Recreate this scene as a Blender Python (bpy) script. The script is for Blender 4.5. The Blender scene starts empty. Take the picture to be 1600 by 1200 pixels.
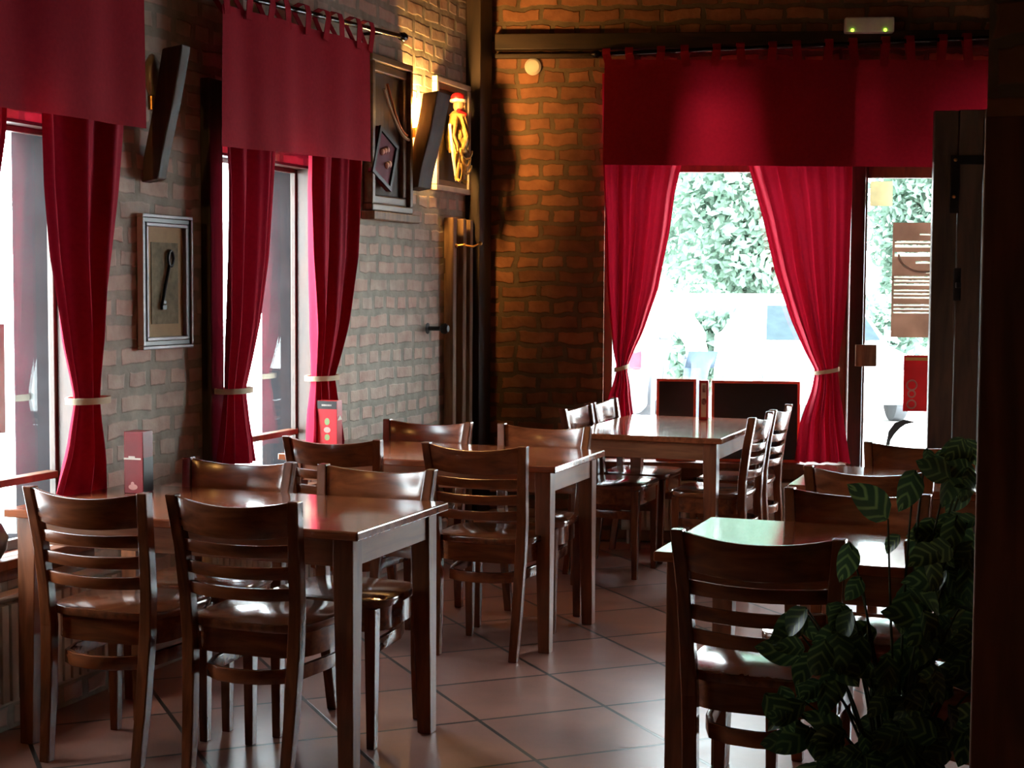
import bpy, bmesh, math, random
from mathutils import Vector, Matrix, Euler
random.seed(7)
C = bpy.context.scene.collection
PI = math.pi
SC = bpy.context.scene

# ------------------------------------------------------------------ materials
def mat(name):
    m = bpy.data.materials.new(name); m.use_nodes = True
    nt = m.node_tree
    for n in list(nt.nodes): nt.nodes.remove(n)
    out = nt.nodes.new('ShaderNodeOutputMaterial')
    return m, nt, out
def N(nt, t, **kw):
    n = nt.nodes.new(t)
    for k, v in kw.items(): setattr(n, k, v)
    return n
def L(nt, a, b): nt.links.new(a, b)
def col4(c): return (c[0], c[1], c[2], 1.0)
def plain(name, c, rough=0.6, spec=0.5, metal=0.0, coat=0.0, var=0.15, scale=9.0, bump=0.0, emis=None, es=0.0):
    m, nt, out = mat(name)
    p = N(nt, 'ShaderNodeBsdfPrincipled')
    p.inputs['Roughness'].default_value = rough
    p.inputs['Specular IOR Level'].default_value = spec
    p.inputs['Metallic'].default_value = metal
    p.inputs['Coat Weight'].default_value = coat
    p.inputs['Coat Roughness'].default_value = 0.15
    tc = N(nt, 'ShaderNodeTexCoord'); nz = N(nt, 'ShaderNodeTexNoise')
    nz.inputs['Scale'].default_value = scale; nz.inputs['Detail'].default_value = 4
    L(nt, tc.outputs['Object'], nz.inputs['Vector'])
    r = N(nt, 'ShaderNodeValToRGB')
    r.color_ramp.elements[0].position = 0.3; r.color_ramp.elements[1].position = 0.7
    r.color_ramp.elements[0].color = col4([x*(1-var) for x in c])
    r.color_ramp.elements[1].color = col4([min(1, x*(1+var)) for x in c])
    L(nt, nz.outputs['Fac'], r.inputs['Fac']); L(nt, r.outputs['Color'], p.inputs['Base Color'])
    if bump:
        b = N(nt, 'ShaderNodeBump'); b.inputs['Strength'].default_value = bump; b.inputs['Distance'].default_value = 0.01
        L(nt, nz.outputs['Fac'], b.inputs['Height']); L(nt, b.outputs['Normal'], p.inputs['Normal'])
    if emis:
        p.inputs['Emission Color'].default_value = col4(emis); p.inputs['Emission Strength'].default_value = es
    L(nt, p.outputs['BSDF'], out.inputs['Surface'])
    return m
def wood(name, c1, c2, rough=0.25, coat=0.3, stretch=(1, 14, 14), scale=3.0, bump=0.05, spec=0.5):
    m, nt, out = mat(name)
    p = N(nt, 'ShaderNodeBsdfPrincipled')
    p.inputs['Coat Weight'].default_value = coat; p.inputs['Coat Roughness'].default_value = rough*0.7
    p.inputs['Specular IOR Level'].default_value = spec
    tc = N(nt, 'ShaderNodeTexCoord'); mp = N(nt, 'ShaderNodeMapping'); mp.inputs['Scale'].default_value = stretch
    nz = N(nt, 'ShaderNodeTexNoise'); nz.inputs['Scale'].default_value = scale; nz.inputs['Detail'].default_value = 6
    nz.inputs['Distortion'].default_value = 0.6
    L(nt, tc.outputs['Object'], mp.inputs['Vector']); L(nt, mp.outputs['Vector'], nz.inputs['Vector'])
    r = N(nt, 'ShaderNodeValToRGB')
    r.color_ramp.elements[0].position = 0.32; r.color_ramp.elements[1].position = 0.7
    r.color_ramp.elements[0].color = col4(c1); r.color_ramp.elements[1].color = col4(c2)
    L(nt, nz.outputs['Fac'], r.inputs['Fac']); L(nt, r.outputs['Color'], p.inputs['Base Color'])
    mr = N(nt, 'ShaderNodeMapRange'); mr.inputs['To Min'].default_value = rough*0.8; mr.inputs['To Max'].default_value = rough*1.25
    L(nt, nz.outputs['Fac'], mr.inputs['Value']); L(nt, mr.outputs['Result'], p.inputs['Roughness'])
    b = N(nt, 'ShaderNodeBump'); b.inputs['Strength'].default_value = bump; b.inputs['Distance'].default_value = 0.004
    L(nt, nz.outputs['Fac'], b.inputs['Height']); L(nt, b.outputs['Normal'], p.inputs['Normal'])
    L(nt, p.outputs['BSDF'], out.inputs['Surface'])
    return m
def brick(name, axes, c1, c2, mortar, bw=0.23, rh=0.088, ms=0.016, dist=0.02, bump=0.6):
    m, nt, out = mat(name)
    p = N(nt, 'ShaderNodeBsdfPrincipled'); p.inputs['Roughness'].default_value = 0.85; p.inputs['Specular IOR Level'].default_value = 0.25
    tc = N(nt, 'ShaderNodeTexCoord'); sx = N(nt, 'ShaderNodeSeparateXYZ'); cx = N(nt, 'ShaderNodeCombineXYZ')
    L(nt, tc.outputs['Object'], sx.inputs[0])
    L(nt, sx.outputs[axes[0]], cx.inputs[0]); L(nt, sx.outputs[axes[1]], cx.inputs[1])
    nz = N(nt, 'ShaderNodeTexNoise'); nz.inputs['Scale'].default_value = 8.0; nz.inputs['Detail'].default_value = 4
    L(nt, tc.outputs['Object'], nz.inputs['Vector'])
    sub = N(nt, 'ShaderNodeVectorMath', operation='SUBTRACT'); sub.inputs[1].default_value = (0.5, 0.5, 0.5)
    L(nt, nz.outputs['Color'], sub.inputs[0])
    sc = N(nt, 'ShaderNodeVectorMath', operation='SCALE'); sc.inputs['Scale'].default_value = dist*2.4
    L(nt, sub.outputs[0], sc.inputs[0])
    ad = N(nt, 'ShaderNodeVectorMath', operation='ADD'); L(nt, cx.outputs[0], ad.inputs[0]); L(nt, sc.outputs[0], ad.inputs[1])
    bt = N(nt, 'ShaderNodeTexBrick'); bt.offset = 0.43; bt.squash = 0.62; bt.squash_frequency = 3; bt.offset_frequency = 2
    bt.inputs['Scale'].default_value = 1.0; bt.inputs['Brick Width'].default_value = bw; bt.inputs['Row Height'].default_value = rh
    bt.inputs['Mortar Size'].default_value = ms; bt.inputs['Mortar Smooth'].default_value = 0.35; bt.inputs['Bias'].default_value = 0.0
    bt.inputs['Color1'].default_value = col4(c1); bt.inputs['Color2'].default_value = col4(c2); bt.inputs['Mortar'].default_value = col4(mortar)
    L(nt, ad.outputs[0], bt.inputs['Vector'])
    n2 = N(nt, 'ShaderNodeTexNoise'); n2.inputs['Scale'].default_value = 12.0; n2.inputs['Detail'].default_value = 6
    L(nt, tc.outputs['Object'], n2.inputs['Vector'])
    mx = N(nt, 'ShaderNodeMixRGB', blend_type='OVERLAY'); mx.inputs['Fac'].default_value = 0.55
    L(nt, bt.outputs['Color'], mx.inputs['Color1']); L(nt, n2.outputs['Fac'], mx.inputs['Color2'])
    L(nt, mx.outputs['Color'], p.inputs['Base Color'])
    ml = N(nt, 'ShaderNodeMath', operation='MULTIPLY_ADD'); ml.inputs[1].default_value = -1.0
    L(nt, bt.outputs['Fac'], ml.inputs[0]); L(nt, n2.outputs['Fac'], ml.inputs[2])
    b = N(nt, 'ShaderNodeBump'); b.inputs['Strength'].default_value = bump; b.inputs['Distance'].default_value = 0.018
    L(nt, ml.outputs[0], b.inputs['Height']); L(nt, b.outputs['Normal'], p.inputs['Normal'])
    L(nt, p.outputs['BSDF'], out.inputs['Surface'])
    return m
def fabric(name, c, trans=0.35, tc_=None):
    m, nt, out = mat(name)
    p = N(nt, 'ShaderNodeBsdfPrincipled'); p.inputs['Roughness'].default_value = 0.8; p.inputs['Specular IOR Level'].default_value = 0.06
    p.inputs['Sheen Weight'].default_value = 0.04; p.inputs['Sheen Tint'].default_value = (0.9, 0.25, 0.35, 1)
    t = N(nt, 'ShaderNodeBsdfTranslucent'); t.inputs['Color'].default_value = col4(tc_ or c)
    tc = N(nt, 'ShaderNodeTexCoord'); nz = N(nt, 'ShaderNodeTexNoise'); nz.inputs['Scale'].default_value = 60; nz.inputs['Detail'].default_value = 3
    L(nt, tc.outputs['Object'], nz.inputs['Vector'])
    r = N(nt, 'ShaderNodeValToRGB'); r.color_ramp.elements[0].color = col4([x*0.8 for x in c]); r.color_ramp.elements[1].color = col4([min(1, x*1.2) for x in c])
    L(nt, nz.outputs['Fac'], r.inputs['Fac']); L(nt, r.outputs['Color'], p.inputs['Base Color'])
    mx = N(nt, 'ShaderNodeMixShader'); mx.inputs['Fac'].default_value = trans
    L(nt, p.outputs['BSDF'], mx.inputs[1]); L(nt, t.outputs['BSDF'], mx.inputs[2]); L(nt, mx.outputs[0], out.inputs['Surface'])
    return m
def glass(name, tint=(0.95, 0.98, 0.97)):
    m, nt, out = mat(name)
    fr = N(nt, 'ShaderNodeFresnel'); ge = N(nt, 'ShaderNodeNewGeometry')
    io = N(nt, 'ShaderNodeMapRange'); io.inputs['To Min'].default_value = 1.5; io.inputs['To Max'].default_value = 1/1.5
    L(nt, ge.outputs['Backfacing'], io.inputs['Value']); L(nt, io.outputs['Result'], fr.inputs['IOR'])
    tr = N(nt, 'ShaderNodeBsdfTransparent'); tr.inputs['Color'].default_value = col4(tint)
    gl = N(nt, 'ShaderNodeBsdfGlossy'); gl.inputs['Roughness'].default_value = 0.01
    mx = N(nt, 'ShaderNodeMixShader'); L(nt, fr.outputs[0], mx.inputs['Fac']); L(nt, tr.outputs[0], mx.inputs[1]); L(nt, gl.outputs[0], mx.inputs[2])
    L(nt, mx.outputs[0], out.inputs['Surface'])
    return m
def tiles():
    m, nt, out = mat('terracotta_tile')
    p = N(nt, 'ShaderNodeBsdfPrincipled'); p.inputs['Specular IOR Level'].default_value = 0.5
    tc = N(nt, 'ShaderNodeTexCoord'); mp = N(nt, 'ShaderNodeMapping'); mp.vector_type = 'TEXTURE'
    mp.inputs['Location'].default_value = (1.76, 0.80, 0); mp.inputs['Rotation'].default_value = (0, 0, math.radians(TILE_ROT))
    L(nt, tc.outputs['Object'], mp.inputs['Vector'])
    bt = N(nt, 'ShaderNodeTexBrick'); bt.offset = 0.0; bt.squash = 1.0
    T = 0.48
    bt.inputs['Scale'].default_value = 1.0; bt.inputs['Brick Width'].default_value = T; bt.inputs['Row Height'].default_value = T
    bt.inputs['Mortar Size'].default_value = 0.008; bt.inputs['Mortar Smooth'].default_value = 0.2; bt.inputs['Bias'].default_value = 0.0
    bt.inputs['Color1'].default_value = (0.42, 0.20, 0.145, 1); bt.inputs['Color2'].default_value = (0.33, 0.15, 0.108, 1)
    bt.inputs['Mortar'].default_value = (0.035, 0.025, 0.02, 1)
    L(nt, mp.outputs[0], bt.inputs['Vector'])
    n1 = N(nt, 'ShaderNodeTexNoise'); n1.inputs['Scale'].default_value = 4.0; n1.inputs['Detail'].default_value = 7
    L(nt, tc.outputs['Object'], n1.inputs['Vector'])
    mx = N(nt, 'ShaderNodeMixRGB', blend_type='OVERLAY'); mx.inputs['Fac'].default_value = 0.5
    L(nt, bt.outputs['Color'], mx.inputs['Color1']); L(nt, n1.outputs['Fac'], mx.inputs['Color2']); L(nt, mx.outputs[0], p.inputs['Base Color'])
    mr = N(nt, 'ShaderNodeMapRange'); mr.inputs['To Min'].default_value = 0.22; mr.inputs['To Max'].default_value = 0.42
    L(nt, n1.outputs['Fac'], mr.inputs['Value']); L(nt, mr.outputs['Result'], p.inputs['Roughness'])
    ml = N(nt, 'ShaderNodeMath', operation='MULTIPLY_ADD'); ml.inputs[1].default_value = -1.5
    L(nt, bt.outputs['Fac'], ml.inputs[0]); L(nt, n1.outputs['Fac'], ml.inputs[2])
    b = N(nt, 'ShaderNodeBump'); b.inputs['Strength'].default_value = 0.25; b.inputs['Distance'].default_value = 0.006
    L(nt, ml.outputs[0], b.inputs['Height']); L(nt, b.outputs['Normal'], p.inputs['Normal'])
    L(nt, p.outputs['BSDF'], out.inputs['Surface'])
    return m
def leafmat(name, dark, light):
    m, nt, out = mat(name)
    p = N(nt, 'ShaderNodeBsdfPrincipled'); p.inputs['Roughness'].default_value = 0.4
    uv = N(nt, 'ShaderNodeUVMap'); sx = N(nt, 'ShaderNodeSeparateXYZ'); L(nt, uv.outputs[0], sx.inputs[0])
    s1 = N(nt, 'ShaderNodeMath', operation='SUBTRACT'); s1.inputs[1].default_value = 0.5; L(nt, sx.outputs[0], s1.inputs[0])
    ab = N(nt, 'ShaderNodeMath', operation='ABSOLUTE'); L(nt, s1.outputs[0], ab.inputs[0])
    m1 = N(nt, 'ShaderNodeMath', operation='MULTIPLY'); m1.inputs[1].default_value = -15; L(nt, ab.outputs[0], m1.inputs[0])
    m2 = N(nt, 'ShaderNodeMath', operation='MULTIPLY_ADD'); m2.inputs[1].default_value = 25; L(nt, sx.outputs[1], m2.inputs[0]); L(nt, m1.outputs[0], m2.inputs[2])
    sn = N(nt, 'ShaderNodeMath', operation='SINE'); L(nt, m2.outputs[0], sn.inputs[0])
    oi = N(nt, 'ShaderNodeTexCoord'); nz = N(nt, 'ShaderNodeTexNoise'); nz.inputs['Scale'].default_value = 9; L(nt, oi.outputs['Object'], nz.inputs['Vector'])
    mm = N(nt, 'ShaderNodeMath', operation='MULTIPLY'); L(nt, sn.outputs[0], mm.inputs[0]); L(nt, nz.outputs['Fac'], mm.inputs[1])
    r = N(nt, 'ShaderNodeValToRGB'); r.color_ramp.elements[0].position = 0.12; r.color_ramp.elements[1].position = 0.62
    r.color_ramp.elements[0].color = col4(dark); r.color_ramp.elements[1].color = col4(light)
    L(nt, mm.outputs[0], r.inputs['Fac']); L(nt, r.outputs[0], p.inputs['Base Color'])
    t = N(nt, 'ShaderNodeBsdfTranslucent'); L(nt, r.outputs[0], t.inputs['Color'])
    mx = N(nt, 'ShaderNodeMixShader'); mx.inputs['Fac'].default_value = 0.25
    L(nt, p.outputs[0], mx.inputs[1]); L(nt, t.outputs[0], mx.inputs[2]); L(nt, mx.outputs[0], out.inputs['Surface'])
    return m
def emit(name, c, s):
    m, nt, out = mat(name)
    e = N(nt, 'ShaderNodeEmission'); e.inputs['Color'].default_value = col4(c); e.inputs['Strength'].default_value = s
    L(nt, e.outputs[0], out.inputs['Surface']); return m

TILE_ROT = 43.5
M = {}
M['chair'] = wood('chair_walnut', (0.095, 0.025, 0.009), (0.235, 0.062, 0.020), 0.24, 0.4, (10, 10, 1.5))
M['chair_h'] = wood('chair_walnut_cross', (0.105, 0.027, 0.010), (0.27, 0.070, 0.022), 0.22, 0.4, (1.5, 10, 10))
M['seat'] = wood('seat_walnut', (0.090, 0.024, 0.009), (0.21, 0.055, 0.019), 0.16, 0.6, (12, 1.5, 12))
M['top'] = wood('table_top_cherry', (0.19, 0.048, 0.019), (0.37, 0.105, 0.042), 0.13, 0.6, (1.2, 14, 14))
M['tleg'] = wood('table_leg_cherry', (0.15, 0.047, 0.019), (0.30, 0.098, 0.040), 0.34, 0.15, (10, 10, 1.4))
M['apron'] = wood('table_apron_cherry', (0.20, 0.072, 0.030), (0.34, 0.130, 0.055), 0.36, 0.1, (1.5, 1.5, 16), bump=0.02)
M['beam'] = wood('dark_timber', (0.012, 0.008, 0.005), (0.04, 0.022, 0.013), 0.55, 0.0, (9, 9, 1.2), 3, 0.4)
M['beamh'] = wood('dark_timber_long', (0.014, 0.009, 0.006), (0.045, 0.025, 0.014), 0.5, 0.0, (1.2, 9, 9), 3, 0.4)
M['frame'] = wood('window_frame_wood', (0.09, 0.028, 0.010), (0.18, 0.062, 0.021), 0.6, 0.0, (8, 8, 1.2))
M['frame_dk'] = wood('door_frame_wood', (0.03, 0.012, 0.007), (0.075, 0.03, 0.016), 0.4, 0.1, (8, 8, 1.2))
M['plank'] = wood('rough_plank', (0.15, 0.085, 0.042), (0.36, 0.22, 0.115), 0.6, 0.0, (10, 10, 1.0), 3, 0.5)
M['bracket'] = wood('lamp_bracket_wood', (0.030, 0.017, 0.009), (0.085, 0.047, 0.024), 0.65, 0.0, (10, 10, 1.2), 3, 0.5)
M['leafdoor'] = wood('old_door_wood', (0.030, 0.019, 0.012), (0.085, 0.050, 0.030), 0.55, 0.0, (7, 7, 0.8), 3, 0.4)
M['clad'] = wood('pillar_cladding_wood', (0.12, 0.045, 0.025), (0.27, 0.10, 0.055), 0.6, 0.0, (7, 7, 0.8), 3, 0.4)
M['brickL'] = brick('pale_old_brick', (1, 2), (0.68, 0.50, 0.41), (0.60, 0.51, 0.43), (0.43, 0.41, 0.34), 0.22, 0.090, 0.021, 0.014, 0.4)
M['brickB'] = brick('red_brown_brick', (0, 2), (0.34, 0.15, 0.075), (0.20, 0.09, 0.05), (0.14, 0.10, 0.06), dist=0.025)
M['brickC'] = brick('pillar_brick', (0, 2), (0.50, 0.22, 0.11), (0.36, 0.16, 0.085), (0.24, 0.17, 0.11))
M['floor'] = tiles()
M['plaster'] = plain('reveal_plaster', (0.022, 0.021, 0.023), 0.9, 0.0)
M['darkwall'] = plain('dark_plaster', (0.05, 0.032, 0.024), 0.8, 0.2)
M['curtain'] = fabric('red_curtain_cloth', (0.38, 0.012, 0.035), 0.065, (0.62, 0.012, 0.04))
M['curtain_dim'] = fabric('dim_red_curtain_cloth', (0.36, 0.012, 0.035), 0.012, (0.5, 0.010, 0.03))  # same curtain cloth, passing less light to imitate dimmer daylight on the left
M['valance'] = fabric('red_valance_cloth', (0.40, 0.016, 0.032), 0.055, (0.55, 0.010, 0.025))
M['cord'] = plain('cream_cord', (0.62, 0.50, 0.33), 0.8)
M['rod'] = plain('black_rod', (0.012, 0.011, 0.012), 0.22, 0.6, 0.6)
M['glass'] = glass('window_glass')
M['iron'] = plain('black_iron', (0.012, 0.012, 0.013), 0.45, 0.5, 0.5)
M['brass'] = plain('brass', (0.6, 0.33, 0.10), 0.3, 0.5, 1.0)
M['white'] = plain('white_enamel', (0.72, 0.70, 0.64), 0.35)
M['rad'] = plain('cream_radiator', (0.60, 0.56, 0.47), 0.4)
M['black'] = plain('black_board', (0.012, 0.011, 0.014), 0.35)
M['redframe'] = plain('red_board_frame', (0.62, 0.13, 0.07), 0.4)
M['redcard'] = plain('red_card', (0.22, 0.012, 0.018), 0.35)
M['redcard2'] = plain('bright_red_card', (0.46, 0.014, 0.022), 0.35)
M['blackcard'] = plain('black_card', (0.015, 0.012, 0.012), 0.4)
M['pale'] = plain('pale_print', (0.74, 0.66, 0.58), 0.5)
M['pinkp'] = plain('pink_print', (0.62, 0.30, 0.27), 0.5)
M['greenp'] = plain('green_print', (0.16, 0.24, 0.09), 0.5)
M['goldp'] = plain('gold_print', (0.6, 0.42, 0.14), 0.4)
M['greyp'] = plain('grey_print', (0.35, 0.24, 0.21), 0.5)

# ------------------------------------------------------------------ mesh helpers
class MB:
    def __init__(s): s.bm = bmesh.new()
    def box(s, a, b, mx=None):
        x0, y0, z0 = a; x1, y1, z1 = b
        v = [s.bm.verts.new((mx @ Vector(p)) if mx else p) for p in
             ((x0,y0,z0),(x1,y0,z0),(x1,y1,z0),(x0,y1,z0),(x0,y0,z1),(x1,y0,z1),(x1,y1,z1),(x0,y1,z1))]
        for f in ((0,3,2,1),(4,5,6,7),(0,1,5,4),(1,2,6,5),(2,3,7,6),(3,0,4,7)): s.bm.faces.new([v[i] for i in f])
        return s
    def loft(s, rings, cap=True, closed=False):
        R = [[s.bm.verts.new(p) for p in r] for r in rings]; n = len(R[0])
        pairs = list(zip(R[:-1], R[1:])) + ([(R[-1], R[0])] if closed else [])
        for a, b in pairs:
            for i in range(n):
                j = (i+1) % n
                s.bm.faces.new((a[i], a[j], b[j], b[i]))
        if cap and not closed:
            s.bm.faces.new(list(reversed(R[0]))); s.bm.faces.new(R[-1])
        return s
    def bar(s, pts, w, d, up=(0, 0, 1), closed=False):
        """rectangular bar along pts; w across, d along 'up'; w/d numbers or per-point lists"""
        n = len(pts); P = [Vector(p) for p in pts]; rings = []
        for i in range(n):
            if closed: t = P[(i+1) % n] - P[i-1]
            else: t = P[min(i+1, n-1)] - P[max(i-1, 0)]
            t.normalize(); u = Vector(up); sd = t.cross(u)
            if sd.length < 1e-5: sd = Vector((1, 0, 0))
            sd.normalize(); u2 = sd.cross(t).normalized()
            ww = w[i] if isinstance(w, (list, tuple)) else w; dd = d[i] if isinstance(d, (list, tuple)) else d
            rings.append([P[i]+sd*ww/2+u2*dd/2, P[i]-sd*ww/2+u2*dd/2, P[i]-sd*ww/2-u2*dd/2, P[i]+sd*ww/2-u2*dd/2])
        return s.loft(rings, closed=closed)
    def tube(s, pts, r, k=8, closed=False):
        n = len(pts); P = [Vector(p) for p in pts]; rings = []; prev = None
        for i in range(n):
            if closed: t = P[(i+1) % n] - P[i-1]
            else: t = P[min(i+1, n-1)] - P[max(i-1, 0)]
            t.normalize()
            if prev is None:
                a = t.orthogonal().normalized()
            else:
                a = prev - t*prev.dot(t)
                a = a.normalized() if a.length > 1e-6 else t.orthogonal().normalized()
            prev = a; b = t.cross(a); rr = r[i] if isinstance(r, (list, tuple)) else r
            rings.append([P[i]+(a*math.cos(2*PI*j/k)+b*math.sin(2*PI*j/k))*rr for j in range(k)])
        return s.loft(rings, closed=closed)
    def lathe(s, prof, c=(0, 0, 0), k=20, axis='z'):
        rings = []
        for r, h in prof:
            ring = []
            for j in range(k):
                a = 2*PI*j/k; p = (max(r, 1e-4)*math.cos(a), max(r, 1e-4)*math.sin(a), h)
                if axis == 'y': p = (p[0], -p[2], p[1])
                if axis == 'x': p = (p[2], p[0], p[1])
                ring.append(Vector(p)+Vector(c))
            rings.append(ring)
        return s.loft(rings)
    def sphere(s, c, r, seg=14, sc=(1, 1, 1)):
        bmesh.ops.create_uvsphere(s.bm, u_segments=seg, v_segments=max(6, seg//2), radius=r,
                                  matrix=Matrix.Translation(c) @ Matrix.Diagonal((sc[0], sc[1], sc[2], 1)))
        return s
    def prism(s, outline, z0, z1):
        return s.loft([[(x, y, z0) for x, y in outline], [(x, y, z1) for x, y in outline]])
    def build(s, name, m, parent=None, bevel=0.0, smooth=False, seg=2):
        bmesh.ops.recalc_face_normals(s.bm, faces=s.bm.faces)
        if bevel:
            es = [e for e in s.bm.edges if len(e.link_faces) == 2 and e.calc_face_angle(0) > 0.6]
            if es: bmesh.ops.bevel(s.bm, geom=es, offset=bevel, segments=seg, profile=0.5, affect='EDGES', clamp_overlap=True)
        me = bpy.data.meshes.new(name); s.bm.to_mesh(me); s.bm.free()
        if smooth:
            for p in me.polygons: p.use_smooth = True
            try: me.set_sharp_from_angle(angle=math.radians(40))
            except Exception: pass
        ms = m if isinstance(m, list) else [m]
        for x in ms: me.materials.append(x)
        o = bpy.data.objects.new(name, me); C.objects.link(o)
        if parent: o.parent = parent
        return o
def tag(o, label=None, cat=None, group=None, kind=None):
    if label: o['label'] = label
    if cat: o['category'] = cat
    if group: o['group'] = group
    if kind: o['kind'] = kind
    return o
def empty(name, loc=(0, 0, 0), rz=0.0):
    o = bpy.data.objects.new(name, None); C.objects.link(o); o.empty_display_size = 0.1
    o.location = loc; o.rotation_euler = (0, 0, rz); return o
def copy_tree(o, parent=None):
    c = o.copy(); C.objects.link(c)
    if parent: c.parent = parent
    for ch in list(o.children): copy_tree(ch, c)
    return c
# back wall frame: u along the wall, off into the room
BWA = math.radians(15.35); BW0 = Vector((0, 3.997, 0))
BWM = Matrix.Translation(BW0) @ Matrix.Rotation(BWA, 4, 'Z')
def BW(u, off=0.0, z=0.0): return BWM @ Vector((u, -off, z))
def onback(o): o.location = BW0; o.rotation_euler = (0, 0, BWA); return o
# viewpoint frame used only to convert distances outside the building into room coordinates
CA = math.radians(20.35); CAM = Vector((3.309, -4.337, 1.475))
def VP(X, Y, z=0.0):
    return Vector((CAM.x + X*math.cos(CA) - Y*math.sin(CA), CAM.y + X*math.sin(CA) + Y*math.cos(CA), z))
def interp(rows, z):
    """rows (z,a,b) descending z; smooth interpolation"""
    if z >= rows[0][0]: return rows[0][1], rows[0][2]
    for r0, r1 in zip(rows[:-1], rows[1:]):
        if r1[0] <= z <= r0[0]:
            t = (r0[0]-z)/(r0[0]-r1[0])
            return r0[1]+(r1[1]-r0[1])*t, r0[2]+(r1[2]-r0[2])*t
    return rows[-1][1], rows[-1][2]

# ------------------------------------------------------------------ room shell
H = 3.3
tag(MB().box((-0.25, -7, -0.1), (7, 6.6, 0)).build('floor', M['floor']), 'terracotta tiled floor laid diagonally', 'floor', kind='structure')
tag(MB().box((-0.25, -7, H), (7, 6.6, H+0.1)).build('ceiling', M['darkwall']), 'dark ceiling above the dining room', 'ceiling', kind='structure')
W1 = (-0.72, 0.17); W2 = (1.105, 1.93); WZ = (0.58, 2.02); WT = 0.22
m = MB()
ys = [(-7, W1[0]), (W1[1], W2[0]), (W2[1], 4.35)]
for a, b in ys: m.box((-WT, a, 0), (0, b, H))
for a, b in (W1, W2):
    m.box((-WT, a, 0), (0, b, WZ[0])); m.box((-WT, a, WZ[1]), (0, b, H))
tag(m.build('wall_left', M['brickL']), 'old pale brick wall with two windows', 'wall', kind='structure')
m = MB()
BU = (0.735, 2.135); DU = (2.215, 3.2); BZ = (0.48, 2.62)
m.box((-0.3, 0, 0), (BU[0], 0.25, H)); m.box((BU[0], 0, 0), (BU[1]+0.02, 0.25, BZ[0])); m.box((BU[0], 0, BZ[1]), (DU[1], 0.25, H)); m.box((DU[1], 0, 0), (3.55, 0.25, H)); m.box((3.55, 0, 0), (5.3, 0.25, BZ[0])); m.box((3.55, 0, 2.12), (5.3, 0.25, H)); m.box((5.3, 0, 0), (7.2, 0.25, H))
tag(onback(m.build('wall_back', M['brickB'])), 'dark red-brown brick wall with the street window and door', 'wall', kind='structure')
tag(MB().box((6.9, -7, 0), (7.1, 6.6, H)).build('wall_right', M['darkwall']), 'dark side wall outside the view', 'wall', kind='structure')
tag(MB().box((-0.25, -7.2, 0), (7.1, -7, H)).build('wall_front', M['darkwall']), 'dark wall behind the viewpoint', 'wall', kind='structure')

# timber framing
tag(MB().box((0.0, 3.80, 0), (0.09, 3.985, H)).build('trim_1', M['beam'], bevel=0.006), 'dark timber post in the corner of the brick walls', 'post', kind='structure')
m = MB(); m.box((0.10, -0.07, 2.835), (6.0, 0.0, 2.925)); m.box((0.10, -0.05, 2.79), (0.74, 0.0, 2.815))
tag(onback(m.build('trim_2', M['beamh'], bevel=0.005)), 'dark timber beam along the top of the back wall', 'beam', kind='structure')
tag(MB().box((0.0, 1.0, 0.5), (0.045, 1.10, 2.3)).build('trim_3', M['beam'], bevel=0.005), 'dark timber board beside the middle window', 'trim', kind='structure')

# left windows
def left_window(name, y0, y1, lab):
    w = empty(name, (0, (y0+y1)/2, WZ[0])); tag(w, lab, 'window', kind='structure')
    T = lambda o: setattr(o, 'location', (0, -(y0+y1)/2, -WZ[0]))
    m = MB(); t = 0.045; xa, xb = -0.088, -0.062
    m.box((xa, y0, WZ[0]), (xb, y0+t, WZ[1])); m.box((xa, y1-t*0.6, WZ[0]), (xb, y1, WZ[1]))
    m.box((xa, y0, WZ[0]), (xb, y1, WZ[0]+0.035)); m.box((xa, y0, WZ[1]-t*0.7), (xb, y1, WZ[1]))
    T(m.build('window_frame', M['frame_dk'], w, 0.003))
    T(MB().box((-0.1, y0+t, 0.80), (-0.05, y1-t*0.6, 0.825)).build('window_rail', M['frame'], w, 0.003))
    T(MB().box((-0.078, y0+t, WZ[0]+0.03), (-0.072, y1-t*0.6, WZ[1]-0.03)).build('pane', M['glass'], w))
    m = MB(); m.box((-0.088, y1-0.012, WZ[0]), (0.004, y1-0.0005, WZ[1])); m.box((-0.088, y0+0.0005, WZ[0]), (0.004, y0+0.012, WZ[1])); m.box((-0.088, y0, WZ[1]-0.012), (0.004, y1, WZ[1]-0.0005))
    T(m.build('jamb_lining', M['frame_dk'], w))
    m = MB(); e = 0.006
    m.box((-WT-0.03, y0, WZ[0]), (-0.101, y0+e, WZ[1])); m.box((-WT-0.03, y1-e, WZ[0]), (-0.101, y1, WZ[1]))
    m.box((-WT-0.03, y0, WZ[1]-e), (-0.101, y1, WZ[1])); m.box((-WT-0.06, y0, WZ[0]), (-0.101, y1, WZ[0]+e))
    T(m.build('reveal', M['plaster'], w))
    return w
left_window('window_1', *W1, 'wood-framed window on the left above the radiator')
left_window('window_2', *W2, 'wood-framed window in the middle of the pale brick wall')
for nm, y0, y1, lab in (('window_sill', -0.95, 0.26, 'varnished wooden sill under the left window'), ('window_sill', 1.03, 2.05, 'varnished wooden sill under the middle window')):
    m = MB(); m.box((-0.05, y0, 0.545), (0.05, y1, 0.579)); m.box((0.0, y0+0.02, 0.505), (0.028, y1-0.02, 0.545))
    tag(m.build(nm, M['frame'], bevel=0.004), lab, 'window sill', kind='structure')

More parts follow.
